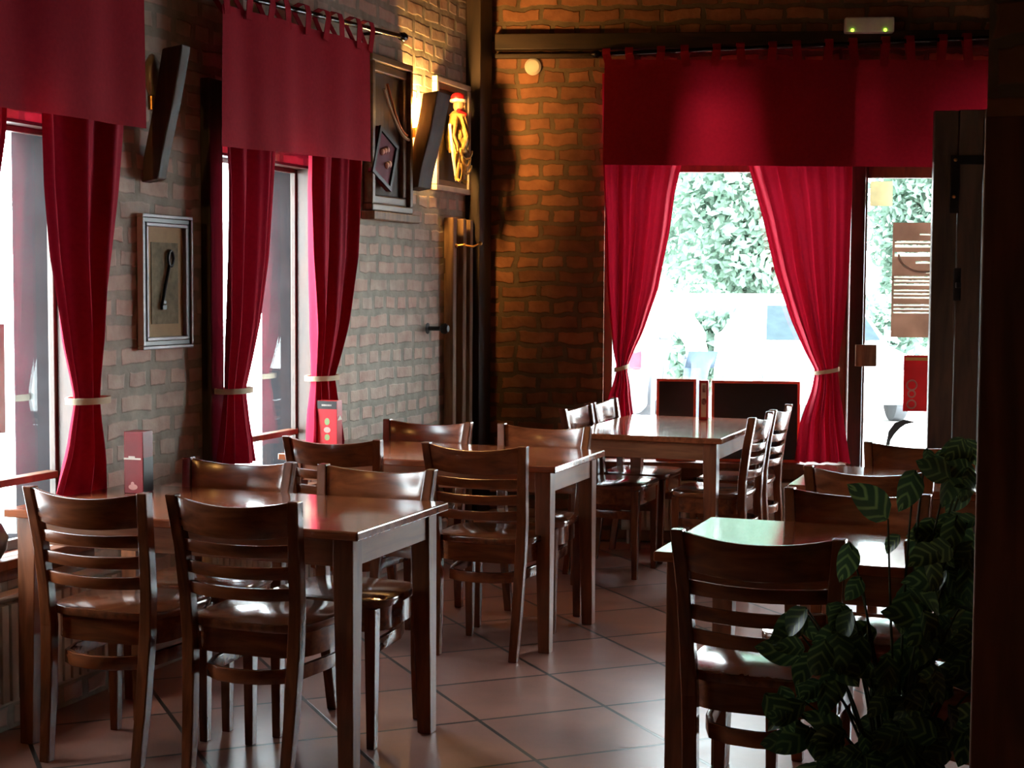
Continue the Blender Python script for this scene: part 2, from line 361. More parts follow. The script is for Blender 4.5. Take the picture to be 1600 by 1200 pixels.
# back window
w = empty('window_3', BW(1.43, 0, BZ[0]), BWA); tag(w, 'large street window with a transom behind red curtains', 'window', kind='structure')
def bl(o, u0, z0): o.location = (-u0, 0, -z0); return o
m = MB(); ya, yb = 0.09, 0.15
m.box((BU[0], ya, BZ[0]), (BU[0]+0.05, yb, BZ[1])); m.box((BU[1]-0.05, ya, BZ[0]), (BU[1], yb, BZ[1]))
m.box((BU[0], ya, BZ[0]), (BU[1], yb, BZ[0]+0.05)); m.box((BU[0], ya, BZ[1]-0.05), (BU[1], yb, BZ[1])); m.box((BU[0], ya, 2.15), (BU[1], yb, 2.215))
bl(m.build('window_frame', M['frame'], w, 0.004), 1.43, BZ[0])
m = MB(); m.box((BU[0]+0.05, 0.117, BZ[0]+0.05), (BU[1]-0.05, 0.123, 2.15)); m.box((BU[0]+0.05, 0.117, 2.215), (BU[1]-0.05, 0.123, BZ[1]-0.05))
bl(m.build('pane', M['glass'], w), 1.43, BZ[0])
m = MB(); m.box((BU[0]-0.06, -0.10, 0.45), (BU[1]-0.01, 0.09, 0.482)); m.box((BU[0]-0.03, -0.05, 0.39), (BU[1]-0.04, 0.0, 0.45))
tag(onback(m.build('window_sill', M['frame'], bevel=0.004)), 'low wooden sill under the street window', 'window sill', kind='structure')
w = empty('added_window', BW(4.425, 0, BZ[0]), BWA); tag(w, 'unseen second street window added for side light behind the brick pillar', 'window', kind='structure')  # unseen window, added to light the tables from the right
m = MB(); m.box((3.55, ya, BZ[0]), (3.60, yb, 2.12)); m.box((5.25, ya, BZ[0]), (5.3, yb, 2.12)); m.box((3.6, ya, BZ[0]), (5.25, yb, BZ[0]+0.05)); m.box((3.6, ya, 2.12-0.05), (5.25, yb, 2.12))
bl(m.build('window_frame', M['frame'], w, 0.004), 4.425, BZ[0])
bl(MB().box((3.6, 0.117, BZ[0]+0.05), (5.25, 0.123, 2.12-0.05)).build('pane', M['glass'], w), 4.425, BZ[0])
# door
d = empty('door_1', BW(2.7, 0, 0), BWA); tag(d, 'glazed entrance door with a dark wooden frame', 'door', kind='structure')
m = MB()
m.box((BU[1], 0.0, 0), (DU[0], 0.25, BZ[1])); m.box((DU[1]-0.05, 0.05, 0), (DU[1], 0.2, BZ[1])); m.box((DU[0], 0.05, BZ[1]-0.05), (DU[1], 0.2, BZ[1]))
m.box((DU[0], 0.05, 2.19), (DU[1], 0.2, 2.24))
bl(m.build('door_frame', M['frame_dk'], d, 0.005), 2.7, 0)
m = MB()
m.box((DU[0], 0.07, 0.02), (DU[0]+0.022, 0.12, 2.19)); m.box((DU[1]-0.15, 0.07, 0.02), (DU[1]-0.05, 0.12, 2.19))
m.box((DU[0]+0.022, 0.07, 2.115), (DU[1]-0.15, 0.12, 2.19)); m.box((DU[0]+0.022, 0.07, 0.02), (DU[1]-0.15, 0.12, 0.32))
bl(m.build('door_leaf', M['frame'], d, 0.004), 2.7, 0)
bl(MB().box((DU[0]+0.05, 0.08, 2.24), (2.69, 0.112, BZ[1]-0.05)).build('transom_board', M['frame_dk'], d), 2.7, 0)
m = MB(); m.box((DU[0]+0.022, 0.092, 0.32), (DU[1]-0.15, 0.098, 2.115)); m.box((DU[0], 0.117, 2.24), (DU[1]-0.05, 0.123, BZ[1]-0.05))
bl(m.build('pane', M['glass'], d), 2.7, 0)
# heavy wooden door leaf standing open
d = empty('door_2', BW(2.75, 0.22, 0), BWA); tag(d, 'dark old wooden door leaf with black iron strap standing open', 'door', kind='structure')
m = MB()
for k in range(3): m.box((-0.205+k*0.135, -0.025, 0.02), (-0.205+k*0.135+0.131, 0.025, 2.46+0.004*k))
m.build('door_leaf', M['leafdoor'], d, 0.005)
m = MB(); m.box((-0.10, -0.034, 2.165), (0.19, -0.025, 2.215)); m.box((-0.115, -0.034, 1.90), (-0.065, -0.025, 2.215))
m.build('hinge', M['iron'], d, 0.003)
m = MB(); m.sphere((-0.09, -0.036, 2.19), 0.010); m.sphere((-0.095, -0.036, 1.99), 0.010); m.build('bolt', M['brass'], d)
m = MB(); m.box((-0.085, -0.04, 1.42), (-0.045, -0.025, 1.6)); m.box((-0.078, -0.075, 1.49), (-0.05, -0.04, 1.52)); m.build('latch', M['iron'], d, 0.004)

# pillar in the foreground
m = MB(); m.box((3.131, -1.31, 1.80), (3.55, -0.95, H))
p = tag(m.build('pillar', M['brickC']), 'brick pillar with dark wooden cladding beside the leafy plant', 'pillar', kind='structure')
m = MB(); m.box((3.128, -1.315, 0), (3.555, -0.945, 1.80)); m.build('cladding', M['clad'], p, 0.004)

# ------------------------------------------------------------------ tables
TH = 0.765
def make_table(L_, W_):
    t = empty('dining_table'); tag(t, 'x', 'table')
    MB().box((0, 0, TH-0.028), (L_, W_, TH)).build('tabletop', M['top'], t, 0.005)
    a = 0.03; lw_ = 0.066; z1 = TH-0.028; i = 0.03
    m = MB(); m.box((a+lw_, i+0.008, z1-0.085), (L_-a-lw_, i+0.028, z1)); m.box((a+lw_, W_-i-0.028, z1-0.085), (L_-a-lw_, W_-i-0.008, z1))
    m.box((i+0.008, a+lw_, z1-0.085), (i+0.028, W_-a-lw_, z1)); m.box((L_-i-0.028, a+lw_, z1-0.085), (L_-i-0.008, W_-a-lw_, z1))
    m.build('apron', M['apron'], t, 0.002)
    for sx in (0, 1):
        for sy in (0, 1):
            cx = a if sx == 0 else L_-a-lw_; cy = a if sy == 0 else W_-a-lw_
            ix = 0.018 if sx == 0 else 0; jx = 0 if sx == 0 else 0.018
            iy = 0 if sy == 0 else 0.018; 
            ring = lambda z, f: [(cx+(f*0.018 if sx else 0), cy+(f*0.018 if sy else 0), z), (cx+lw_-(0 if sx else f*0.018), cy+(f*0.018 if sy else 0), z),
                                 (cx+lw_-(0 if sx else f*0.018), cy+lw_-(0 if sy else f*0.018), z), (cx+(f*0.018 if sx else 0), cy+lw_-(0 if sy else f*0.018), z)]
            MB().loft([ring(0, 1), ring(z1-0.1, 0), ring(z1, 0)]).build('leg', M['tleg'], t, 0.003)
    return t
TG = 'dining tables'
t0 = make_table(1.25, 0.685); t0.location = (0.105, -0.35, 0)
t0['label'] = 'cherry wood table at the left window with a dark red drink stand'; t0['group'] = TG
for loc, lab in (((0.105, 1.43, 0), 'cherry wood table at the middle window with a bright red menu stand'),
                 ((2.235, -0.335, 0), 'cherry wood table beside the leafy plant, reflecting the window'),
                 ((2.315, 1.24, 0), 'wooden table in front of the entrance door, mostly behind chairs')):
    t = copy_tree(t0); t.location = loc; t['label'] = lab
t = make_table(1.18, 0.79); t.location = (1.715, 2.83, 0); t.rotation_euler = (0, 0, PI/2)
tag(t, 'cherry wood table by the street window, shining white with daylight', 'table', TG)

# ------------------------------------------------------------------ chairs
def arc(x0, x1, y, bow, z, n=9, zb=0.0):
    return [(x0+(x1-x0)*i/(n-1), y-bow*(1-(2*i/(n-1)-1)**2), z-zb*(1-(2*i/(n-1)-1)**2)) for i in range(n)]
def make_chair():
    c = empty('ladder_back_chair'); tag(c, 'x', 'chair')
    CH = 0.86
    # seat: saddle board
    o = []
    for k in range(40):
        a = 2*PI*k/40; ex = 0.5
        cx = abs(math.cos(a))**ex*math.copysign(1, math.cos(a)); sy = abs(math.sin(a))**ex*math.copysign(1, math.sin(a))
        y = 0.0+0.19*sy; w_ = 0.205+0.022*(y+0.19)/0.38
        o.append((w_*cx, y-0.0))
    MB().prism(o, 0.455, 0.482).build('seat', M['seat'], c, 0.006, True)
    o2 = [(x*0.93, y*0.93) for x, y in o]
    m = MB(); n = len(o2); inner = [(x*0.86, y*0.86) for x, y in o2]
    m.loft([[(x, y, 0.380) for x, y in o2], [(x, y, 0.455) for x, y in o2], [(x, y, 0.455) for x, y in inner], [(x, y, 0.380) for x, y in inner]], closed=True)
    m.build('seat_frame', M['chair_h'], c, 0, True)
    # rear legs running up as back posts
    prof = [(0.0, 0.165, -0.222), (0.2, 0.172, -0.196), (0.42, 0.180, -0.180), (0.55, 0.187, -0.184), (0.70, 0.193, -0.203), (CH, 0.206, -0.232)]
    def post(z):
        for a, b in zip(prof[:-1], prof[1:]):
            if a[0] <= z <= b[0]:
                t = (z-a[0])/(b[0]-a[0]); return a[1]+(b[1]-a[1])*t, a[2]+(b[2]-a[2])*t
        return prof[-1][1:]
    for s in (-1, 1):
        rings = []
        for z, x, y in prof:
            wx = 0.017+0.004*(1-abs(z-0.42)/0.45 if abs(z-0.42) < 0.45 else 0); wy = 0.019 if z > 0.1 else 0.016
            rings.append([(s*x-wx, y-wy, z), (s*x+wx, y-wy, z), (s*x+wx, y+wy, z), (s*x-wx, y+wy, z)])
        MB().loft(rings).build('leg', M['chair'], c, 0.004)
    for s in (-1, 1):
        x = 0.172; y = 0.150
        rings = [[(s*x-w_, y-w_, z), (s*x+w_, y-w_, z), (s*x+w_, y+w_, z), (s*x-w_, y+w_, z)] for z, w_ in ((0, 0.014), (0.3, 0.018), (0.455, 0.020))]
        MB().loft(rings).build('leg', M['chair'], c, 0.003)
    # curved top rail
    def rail(z0, z1, name, bow, th, dip=0.0):
        m = MB(); n = 11; rings = []
        for i in range(n):
            f = 2*i/(n-1)-1; k = 1-f*f
            xa, ya = post(z0); xb, yb = post(z1)
            za = z0-dip*k*0.6; zb_ = z1-dip*k
            rings.append([(f*(xa-0.012), ya-bow*k+th/2, za), (f*(xa-0.012), ya-bow*k-th/2, za), (f*(xb-0.012), yb-bow*k-th/2, zb_), (f*(xb-0.012), yb-bow*k+th/2, zb_)])
        m.loft(rings); return m.build(name, M['chair_h'], c, 0.003, True)
    rail(0.752, 0.856, 'top_rail', 0.034, 0.022, 0.020)
    for z in (0.688, 0.622, 0.558): rail(z, z+0.040, 'slat', 0.034, 0.014, 0.006)
    # bent hoop stretcher
    pts = [(-0.168, 0.135), (-0.160, 0.02), (-0.150, -0.09), (-0.125, -0.165), (-0.07, -0.20), (0, -0.21), (0.07, -0.20), (0.125, -0.165), (0.150, -0.09), (0.160, 0.02), (0.168, 0.135)]
    MB().bar([(x, y, 0.325) for x, y in pts], 0.018, 0.042).build('stretcher', M['chair_h'], c, 0.003, True)
    return c
CG = 'ladder-back chairs around the tables'
B_ = 0.235
chairs = [  # x, y of the backrest, facing (0:+y, 1:-y, 2:+x, 3:-x), label
 (0.50, -0.46, 0, 'dark chair pushed in at the left table, in front of the dark red stand'),
 (1.00, -0.445, 0, 'dark chair at the left table, second from the window on the near side'),
 (0.51, 0.43, 1, 'chair across the left table, its backrest against the pale brick wall'),
 (1.045, 0.43, 1, 'chair across the left table with lamp glint, just before the middle table'),
 (0.445, 1.27, 0, 'dark chair at the middle table in front of the bright red menu stand'),
 (1.075, 1.265, 0, 'whole chair with visible slats and legs at the near side of the middle table'),
 (0.47, 2.19, 1, 'chair across the middle table below the daylit pale bricks'),
 (1.045, 2.20, 1, 'chair across the middle table in front of the dark back wall'),
 (0.83, 3.30, 2, 'chair with white-shining backrest on the wall side of the window table, nearer one'),
 (0.83, 3.79, 2, 'chair with white-shining backrest on the wall side of the window table, beside the curtain'),
 (1.84, 3.18, 3, 'chair seen edge-on at the open side of the window table, nearer one'),
 (1.84, 3.71, 3, 'chair seen edge-on at the open side of the window table, in front of the blackboard'),
 (2.555, -0.52, 0, 'large dark chair nearest the viewer at the table beside the plant'),
 (3.13, -0.47, 0, 'chair almost hidden by the leafy plant'),
 (2.67, 0.43, 1, 'chair across the table beside the plant, facing the viewer behind the leaves'),
 (2.63, 1.05, 0, 'dark chair at the table before the entrance door, its back to the viewer'),
 (2.71, 2.02, 1, 'chair standing directly in front of the glazed door, facing the viewer'),
]
c0 = make_chair()
for i, (x, y, f, lab) in enumerate(chairs):
    c = c0 if i == 0 else copy_tree(c0)
    if f == 0: c.location = (x, y+B_, 0); rz = 0
    elif f == 1: c.location = (x, y-B_, 0); rz = PI
    elif f == 2: c.location = (x+B_, y, 0); rz = -PI/2
    else: c.location = (x-B_, y, 0); rz = PI/2
    c.rotation_euler = (0, 0, rz + random.uniform(-0.02, 0.02))
    c['label'] = lab; c['group'] = CG

# ------------------------------------------------------------------ curtains
def cloth(rows, back, off, folds, amp, nv=60, nz=50, seed=0, pinch=None):
    rnd = random.Random(seed); ph = rnd.uniform(0, 6); bm = bmesh.new(); g = []
    zt, zb = rows[0][0], rows[-1][0]
    wmax = max(abs(b-a) for _, a, b in rows)
    k2 = [rnd.uniform(-1, 1) for _ in range(6)]
    for j in range(nz+1):
        z = zt+(zb-zt)*j/nz; a, b = interp(rows, z); row = []
        wr = abs(b-a)/wmax; A = amp*(1.25-0.35*wr)
        if pinch: A *= 0.55+0.45*min(1, abs(z-pinch)/0.22)
        for i in range(nv+1):
            v = i/nv
            wv = v + 0.018*math.sin(5*v+2.1*z+k2[0]*3)
            dsp = A*(math.sin(2*PI*folds*wv+ph)+0.35*math.sin(2*PI*folds*2.3*wv+k2[1]*4+z*1.3)+0.4*math.sin(2*PI*folds*0.47*wv+k2[2]*5))
            s = a+(b-a)*v; o = off+dsp
            row.append(bm.verts.new((s, -o, z) if back else (o, s, z)))
        g.append(row)
    for j in range(nz):
        for i in range(nv): bm.faces.new((g[j][i], g[j][i+1], g[j+1][i+1], g[j+1][i]))
    r = MB(); r.bm.free(); r.bm = bm; return r
def band(a, b, off, z, back, h=0.022, dz=0.0):
    """tie-back cord looped round the gathered cloth"""
    pts = []; n = 24; c = (a+b)/2; rx = abs(b-a)/2+0.012; ry = 0.062
    for k in range(n):
        t = 2*PI*k/n; s = c+rx*math.cos(t); o = off+ry*math.sin(t)
        zz = z+dz*math.cos(t)
        pts.append((s, -o, zz) if back else (o, s, zz))
    return MB().bar(pts, 0.008, h, closed=True)
def curtain(rows, back, off, folds, amp, seed, lab, tie=None, dz=0.0):
    o = cloth(rows, back, off, folds, amp, seed=seed, pinch=tie[0] if tie else None).build('curtain', M['curtain'] if back else M['curtain_dim'], smooth=True)
    if back: onback(o)
    tag(o, lab, 'curtain', 'red curtains at the windows')
    if tie: band(tie[1], tie[2], off, tie[0], back, dz=dz).build('tieback', M['cord'], o, smooth=True)
    return o
w1r = [(2.50,-0.13,0.42),(2.058,-0.114,0.390),(1.795,-0.106,0.350),(1.576,-0.083,0.303),(1.411,-0.046,0.266),(1.268,-0.014,0.237),(1.158,0.023,0.212),(1.079,0.046,0.203),(1.002,0.023,0.213),(0.913,-0.003,0.234),(0.756,-0.086,0.262)]
curtain(w1r, False, 0.09, 2.6, 0.026, 1, 'red curtain at the left window, tied back beside the key picture', (1.079, 0.046, 0.203))
w1l = [(2.50,-0.95,-0.26),(1.957,-0.90,-0.276),(1.759,-0.90,-0.317),(1.562,-0.90,-0.386),(1.368,-0.90,-0.450),(1.079,-0.86,-0.66),(0.756,-0.95,-0.60)]
curtain(w1l, False, 0.09, 4, 0.020, 2, 'dark red curtain sliver at the far left edge of the view', (1.079, -0.86, -0.66))
w2l = [(2.50,1.0,1.50),(2.056,1.001,1.461),(1.861,1.013,1.432),(1.599,1.011,1.391),(1.338,1.008,1.314),(1.183,1.006,1.249),(1.054,1.010,1.190),(0.923,0.979,1.215),(0.748,0.934,1.266)]
curtain(w2l, False, 0.09, 2.7, 0.024, 3, 'dark curtain on the near side of the middle window', (1.054, 1.010, 1.190))
w2r = [(2.50,1.72,2.28),(2.082,1.725,2.262),(1.906,1.718,2.242),(1.616,1.728,2.207),(1.325,1.757,2.106),(1.151,1.769,2.020),(1.065,1.774,1.968),(0.920,1.743,2.000),(0.744,1.730,2.052)]
curtain(w2r, False, 0.09, 3.2, 0.026, 4, 'bright red curtain on the far side of the middle window, beside daylit bricks', (1.065, 1.774, 1.968))
bl_ = [(2.70,0.715,1.235),(2.240,0.724,1.184),(2.024,0.734,1.136),(1.810,0.743,1.110),(1.468,0.758,1.045),(1.238,0.782,0.968),(1.113,0.794,0.911),(1.021,0.817,0.872),(0.929,0.796,0.891),(0.848,0.764,0.899),(0.52,0.735,0.945)]
curtain(bl_, True, 0.085, 3.2, 0.042, 5, 'glowing red curtain on the brick side of the street window', (1.021, 0.817, 0.872), 0.012)
br_ = [(2.70,1.475,2.12),(2.240,1.532,2.119),(2.024,1.593,2.120),(1.867,1.638,2.119),(1.575,1.708,2.111),(1.305,1.802,2.091),(1.124,1.884,2.070),(1.015,1.943,2.061),(0.906,1.927,2.074),(0.724,1.866,2.099),(0.495,1.838,2.139)]
curtain(br_, True, 0.085, 3.4, 0.042, 6, 'glowing red curtain between the street window and the door', (1.015, 1.943, 2.061), 0.012)

def valance(rows, back, off, folds, amp, seed, lab, tabs, rodz, tabz):
    v = empty('valance', BW((rows[0][1]+rows[0][2])/2, off, rows[-1][0]) if back else (off, (rows[0][1]+rows[0][2])/2, rows[-1][0]), BWA if back else 0)
    tag(v, lab, 'valance', 'red valances above the windows')
    inv = (BWM.inverted() @ v.location) if back else Vector(v.location)
    o = cloth(rows, back, off, folds, amp, nv=90, nz=16, seed=seed).build('panel', M['valance_shaded'] if back else M['valance'], v, smooth=True); o.location = -inv
    for s, lean in tabs:
        m = MB(); zt = tabz(s); zr = rodz(s); pts = []
        P = lambda so, o_, z: (so, -o_, z) if back else (o_, so, z)
        s2 = s+lean
        loop = [P(s, off+0.004, zt-0.03), P(s2, off+0.010, zr-0.01), P(s2, off-0.0, zr+0.022), P(s2, off-0.03, zr+0.030), P(s2, off-0.058, zr+0.018), P(s2, off-0.058, zr-0.01), P(s, off-0.006, zt-0.03)]
        upv = (1, 0, 0) if back else (0, 1, 0)
        m.bar(loop, 0.003, 0.045, up=upv)
        t = m.build('tab', M['valance_shaded'] if back else M['valance'], v); t.location = -inv
    return v
OV = 0.16
zt2 = lambda s: 2.56+(s-0.9)*0.030; zr2 = lambda s: 2.665+(s-1.8)*0.05
v2 = [(2.585,0.905,2.235),(2.04,0.897,2.242)]
def slanted(rows, seed, lab, back, off, folds, amp, tabs, rodz, tabz, dtop, dbot):
    v = valance(rows, back, off, folds, amp, seed, lab, tabs, rodz, tabz)
    # the hem and top edge rise slightly along the rod
    me = v.children[0].data; a, b = rows[0][1], rows[0][2]; zt, zb = rows[0][0], rows[-1][0]
    for q in me.vertices:
        s = q.co.x if back else q.co.y
        f = (s-a)/(b-a)-0.5; k = (q.co.z-zb)/(zt-zb)
        q.co.z += f*(dtop*k+dbot*(1-k))
    return v
slanted(v2, 11, 'red valance over the middle window, edge lit orange by the lamp', False, OV, 2.4, 0.009, [(0.94+0.165*k, 0.02*((k % 3)-1)) for k in range(8)]+[(2.215, 0.02)], zr2, zt2, 0.04, 0.045)
v1 = [(2.62,-0.98,0.385),(2.025,-0.98,0.391)]
slanted(v1, 12, 'red valance over the left window at the picture edge', False, OV, 2.6, 0.010, [(-0.93+0.16*k, 0.01) for k in range(9)], lambda s: 2.70, lambda s: 2.62, 0.0, 0.02)
M['valance_shaded'] = fabric('shaded_valance_cloth', (0.22, 0.010, 0.018), 0.06, (0.55, 0.010, 0.025))  # same red valance cloth, darkened to stand in for weaker light here
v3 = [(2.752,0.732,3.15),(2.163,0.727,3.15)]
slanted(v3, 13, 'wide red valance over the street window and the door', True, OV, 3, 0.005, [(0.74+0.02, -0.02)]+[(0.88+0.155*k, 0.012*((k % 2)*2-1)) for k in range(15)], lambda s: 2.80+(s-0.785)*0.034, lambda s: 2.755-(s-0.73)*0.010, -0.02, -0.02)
def rod(pts, back, off, lab, fin):
    P = lambda s, z: (s, -off, z) if back else (off, s, z)
    c = P(*pts[0]); e = empty('curtain_rod', BW(pts[0][0], off, pts[0][1]) if back else c, BWA if back else 0); tag(e, lab, 'curtain rod', 'black curtain rods')
    inv = (BWM.inverted() @ e.location) if back else Vector(e.location)
    o = MB().tube([P(*p) for p in pts], 0.012, 10).build('pole', M['rod'], e, smooth=True); o.location = -inv
    for f in fin:
        q = Vector(P(*pts[f])); dr = (Vector(P(*pts[f]))-Vector(P(*pts[1 if f == 0 else -2]))).normalized()
        m = MB(); m.tube([q, q+dr*0.012, q+dr*0.02, q+dr*0.04, q+dr*0.06, q+dr*0.085], [0.012, 0.019, 0.013, 0.023, 0.02, 0.004], 12)
        o = m.build('finial', M['rod'], e, smooth=True); o.location = -inv
    for f in (0.08, 0.92):
        s = pts[0][0]+(pts[-1][0]-pts[0][0])*f; z = pts[0][1]+(pts[-1][1]-pts[0][1])*f
        b0 = (s, -0.0, z) if back else (0.0, s, z); b1 = P(s, z)
        o = MB().tube([b0, b1], 0.008, 8).build('bracket', M['rod'], e); o.location = -inv
rod([(0.72, zr2(0.72)), (2.62, zr2(2.62))], False, OV-0.03, 'black curtain rod with finial lit by the lamp over the middle window', [1])
rod([(-1.02, 2.70), (0.42, 2.70)], False, OV-0.03, 'black curtain rod over the left window above the view', [1])
rod([(0.73, 2.798), (3.25, 2.884)], True, OV-0.03, 'black curtain rod over the street window', [0])

# ------------------------------------------------------------------ radiators
def radiator(name_loc, length, rz, h0, h1, lab):
    r = empty('radiator', name_loc, rz); tag(r, lab, 'radiator', 'cream radiators under the windows')
    m = MB(); n = int(length/0.045)
    m.box((0, 0.02, h0), (length, 0.035, h1))
    for k in range(n):
        x = k*length/n; m.box((x+0.006, -0.012, h0+0.02), (x+length/n-0.006, 0.022, h1-0.02))
    m.build('panel', M['rad'], r, 0.003)
    MB().box((-0.005, -0.015, h1), (length+0.005, 0.045, h1+0.012)).build('grille', M['rad'], r, 0.002)
    m = MB(); m.tube([(length-0.04, 0.03, h0+0.02), (length-0.04, 0.03, 0.0)], 0.009); m.tube([(0.04, 0.03, h0+0.02), (0.04, 0.03, 0.0)], 0.009); m.build('pipe', M['rad'], r, smooth=True)
    return r
radiator((0.062, -1.2, 0), 1.56, PI/2, 0.10, 0.46, 'cream radiator under the left window')
radiator((0.062, 0.95, 0), 1.05, PI/2, 0.10, 0.46, 'cream radiator under the middle window')
radiator(BW(0.85, 0.075, 0), 1.15, BWA, 0.08, 0.36, 'cream radiator under the street window')

# ------------------------------------------------------------------ wall lamps
def sconce(y, lit, lab, z0=1.99, bulb='bulb_lit', wd=0.17):
    s = empty('wall_lamp', (0.0, y, z0)); tag(s, lab, 'wall lamp', 'slanted timber wall lamps')
    m = MB(); rings = []
    for z, x, th in ((-0.01, 0.003, 0.072), (0.08, 0.012, 0.080), (0.28, 0.060, 0.085), (0.48, 0.098, 0.088)):
        rings.append([(x, 0.0, z), (x+th, 0.0, z+0.012), (x+th, wd, z+0.012), (x, wd, z)])
    m.loft(rings); m.build('bracket', M['bracket'], s, 0.006)
    m = MB(); m.lathe([(0.0, 0.26), (0.016, 0.26), (0.018, 0.31), (0.0, 0.31)], (0.036, 0.03, 0)); m.build('lamp_holder', M['brass'], s, smooth=True)
    m = MB(); m.lathe([(0.002, 0.31), (0.014, 0.315), (0.026, 0.345), (0.033, 0.385), (0.028, 0.43), (0.012, 0.462), (0.001, 0.468)], (0.036, 0.03, 0), 16)
    m.build('bulb', M[bulb] if lit else M['bulb_off'], s, smooth=True)
M['bulb_lit'] = emit('lit_bulb', (1.0, 0.50, 0.13), 850.0)
M['bulb_dim'] = emit('dim_bulb', (1.0, 0.50, 0.13), 260.0)
M['bulb_off'] = plain('frosted_bulb', (0.25, 0.22, 0.18), 0.3)
sconce(2.97, True, 'lit wall lamp glowing between timber bracket and brick wall')
sconce(-2.3, True, 'unseen lit timber wall lamp added on the brick pier beside the viewpoint', bulb='bulb_dim')  # out-of-view lamp added for warm light, placed by the chair-rail glints
sconce(0.585, False, 'unlit slanted timber wall lamp above the key picture', 1.87, wd=0.06)

M['added_pendant_glow'] = emit('added_pendant_glow', (1.0, 0.62, 0.32), 11.0)  # unseen pendants, added as warm fill from the viewer's side
for x, y, lab in ((4.9, -3.6, 'unseen pendant lamp added for warm fill beyond the pillar'), (2.2, -5.6, 'unseen pendant lamp added for warm fill behind the viewpoint')):
    p = empty('added_pendant', (x, y, 2.45)); tag(p, lab, 'added fill lamp')
    m = MB(); m.tube([(0, 0, 0.13), (0, 0, H-2.45)], 0.004); m.lathe([(0.001, H-2.45-0.03), (0.05, H-2.45-0.03), (0.05, H-2.45), (0.001, H-2.45)]); m.build('cable', M['iron'], p, smooth=True)
    m = MB(); m.lathe([(0.02, 0.13), (0.04, 0.11), (0.16, 0.0), (0.155, 0.0), (0.036, 0.10), (0.015, 0.12)]); m.build('lamp_shade', M['iron'], p, smooth=True)
    MB().sphere((0, 0, 0.03), 0.055, 14).build('bulb', M['added_pendant_glow'], p, smooth=True)
# ------------------------------------------------------------------ pictures
def bars(m, x0, x1, y0, y1, z0, z1, t):
    m.box((x0, y0, z0), (x1, y1, z0+t)); m.box((x0, y0, z1-t), (x1, y1, z1))
    m.box((x0, y0, z0+t), (x1, y0+t, z1-t)); m.box((x0, y1-t, z0+t), (x1, y1, z1-t)); return m
k = empty('framed_key', (0, 0.725, 1.235)); tag(k, 'framed old key on a tan mat between two windows', 'picture')
y0, y1, z0, z1 = -0.173, 0.173, 0.0, 0.51
bars(MB(), 0.004, 0.030, y0, y1, z0, z1, 0.014).build('frame', M['silver'] if 'silver' in M else M.setdefault('silver', plain('silver_frame', (0.26, 0.245, 0.26), 0.45, 0.4, 0.2)), k, 0.003)
bars(MB(), 0.004, 0.022, y0+0.014, y1-0.014, z0+0.014, z1-0.014, 0.018).build('moulding', M['blackcard'], k, 0.002)
bars(MB(), 0.004, 0.026, y0+0.032, y1-0.032, z0+0.032, z1-0.032, 0.014).build('inner_moulding', M['silver'], k, 0.003)
M['tan'] = plain('tan_mat', (0.50, 0.33, 0.17), 0.8); M['olive'] = plain('olive_cloth', (0.25, 0.21, 0.13), 0.9, var=0.3, scale=30)
MB().box((0.004, y0+0.046, z0+0.046), (0.010, y1-0.046, z1-0.046)).build('mat', M['tan'], k)
MB().box((0.010, y0+0.082, z0+0.095), (0.0125, y1-0.082, z1-0.105)).build('backing', M['olive'], k)
m = MB(); m.tube([(0.02, -0.035+0.055*f, 0.16+0.16*f) for f in (0, .25, .5, .75, 1)], 0.006, 8)
m.tube([(0.02, 0.030+0.022*math.cos(t)*0.8, 0.345+0.030*math.sin(t)) for t in [2*PI*q/14 for q in range(14)]], 0.0055, 8, closed=True)
m.box((0.015, -0.034, 0.150), (0.025, -0.008, 0.166)); m.box((0.015, -0.030, 0.172), (0.025, -0.010, 0.183))
m.build('key', M['iron'], k, smooth=True)

f = empty('shadow_box', (0, 2.72, 1.85)); tag(f, 'large wooden shadow box with cords and a red plaque beside the lit lamp', 'picture')
y0, y1, z0, z1 = -0.25, 0.235, 0.0, 0.76
M['framewood'] = wood('gilt_brown_frame', (0.12, 0.075, 0.035), (0.26, 0.17, 0.085), 0.4, 0.1, (8, 1.5, 8))
bars(MB(), 0.004, 0.055, y0, y1, z0, z1, 0.035).build('frame', M['framewood'], f, 0.006)
bars(MB(), 0.004, 0.035, y0+0.035, y1-0.035, z0+0.035, z1-0.035, 0.045).build('liner', M['framewood'], f, 0.008)
MB().box((0.003, y0+0.03, z0+0.03), (0.012, y1-0.03, z1-0.03)).build('backing', M['bracket'], f)
MB().box((0.002, y0-0.02, z0-0.045), (0.075, y1+0.045, z0-0.003)).build('ledge', M['plank'], f, 0.006)
m = MB(); m.tube([(0.045, -0.10+0.30*q/10, 0.60-0.22*math.sin(q/10*PI/2)) for q in range(11)], 0.008); m.build('cord', M['cord'], f, smooth=True)
m = MB(); m.tube([(0.045, -0.06+0.24*q/10, 0.63-0.23*math.sin(q/10*PI/2)) for q in range(11)], 0.007)
M['orange'] = plain('orange_cord', (0.55, 0.16, 0.05), 0.7); m.build('cord', M['orange'], f, smooth=True)
rot = Matrix.Translation((0.03, -0.12, 0.26)) @ Matrix.Rotation(math.radians(-22), 4, 'X')
m = MB(); m.box((0, -0.10, -0.12), (0.02, 0.13, 0.13), rot); M['plum'] = plain('plum_plaque', (0.18, 0.02, 0.04), 0.7); pl = m.build('plaque', M['plum'], f, 0.004)
m = MB(); bars(m, 0.02, 0.03, -0.10, 0.13, -0.12, 0.13, 0.02)
for v in m.bm.verts: v.co = rot @ v.co
m.build('plaque_frame', M['blackcard'], pl)
m = MB()
for q in range(5): m.sphere(rot @ Vector((0.024, -0.03+0.025*q, 0.05-0.012*q+0.03*((q*7) % 3-1))), 0.022, 8, (0.5, 1, 0.8))
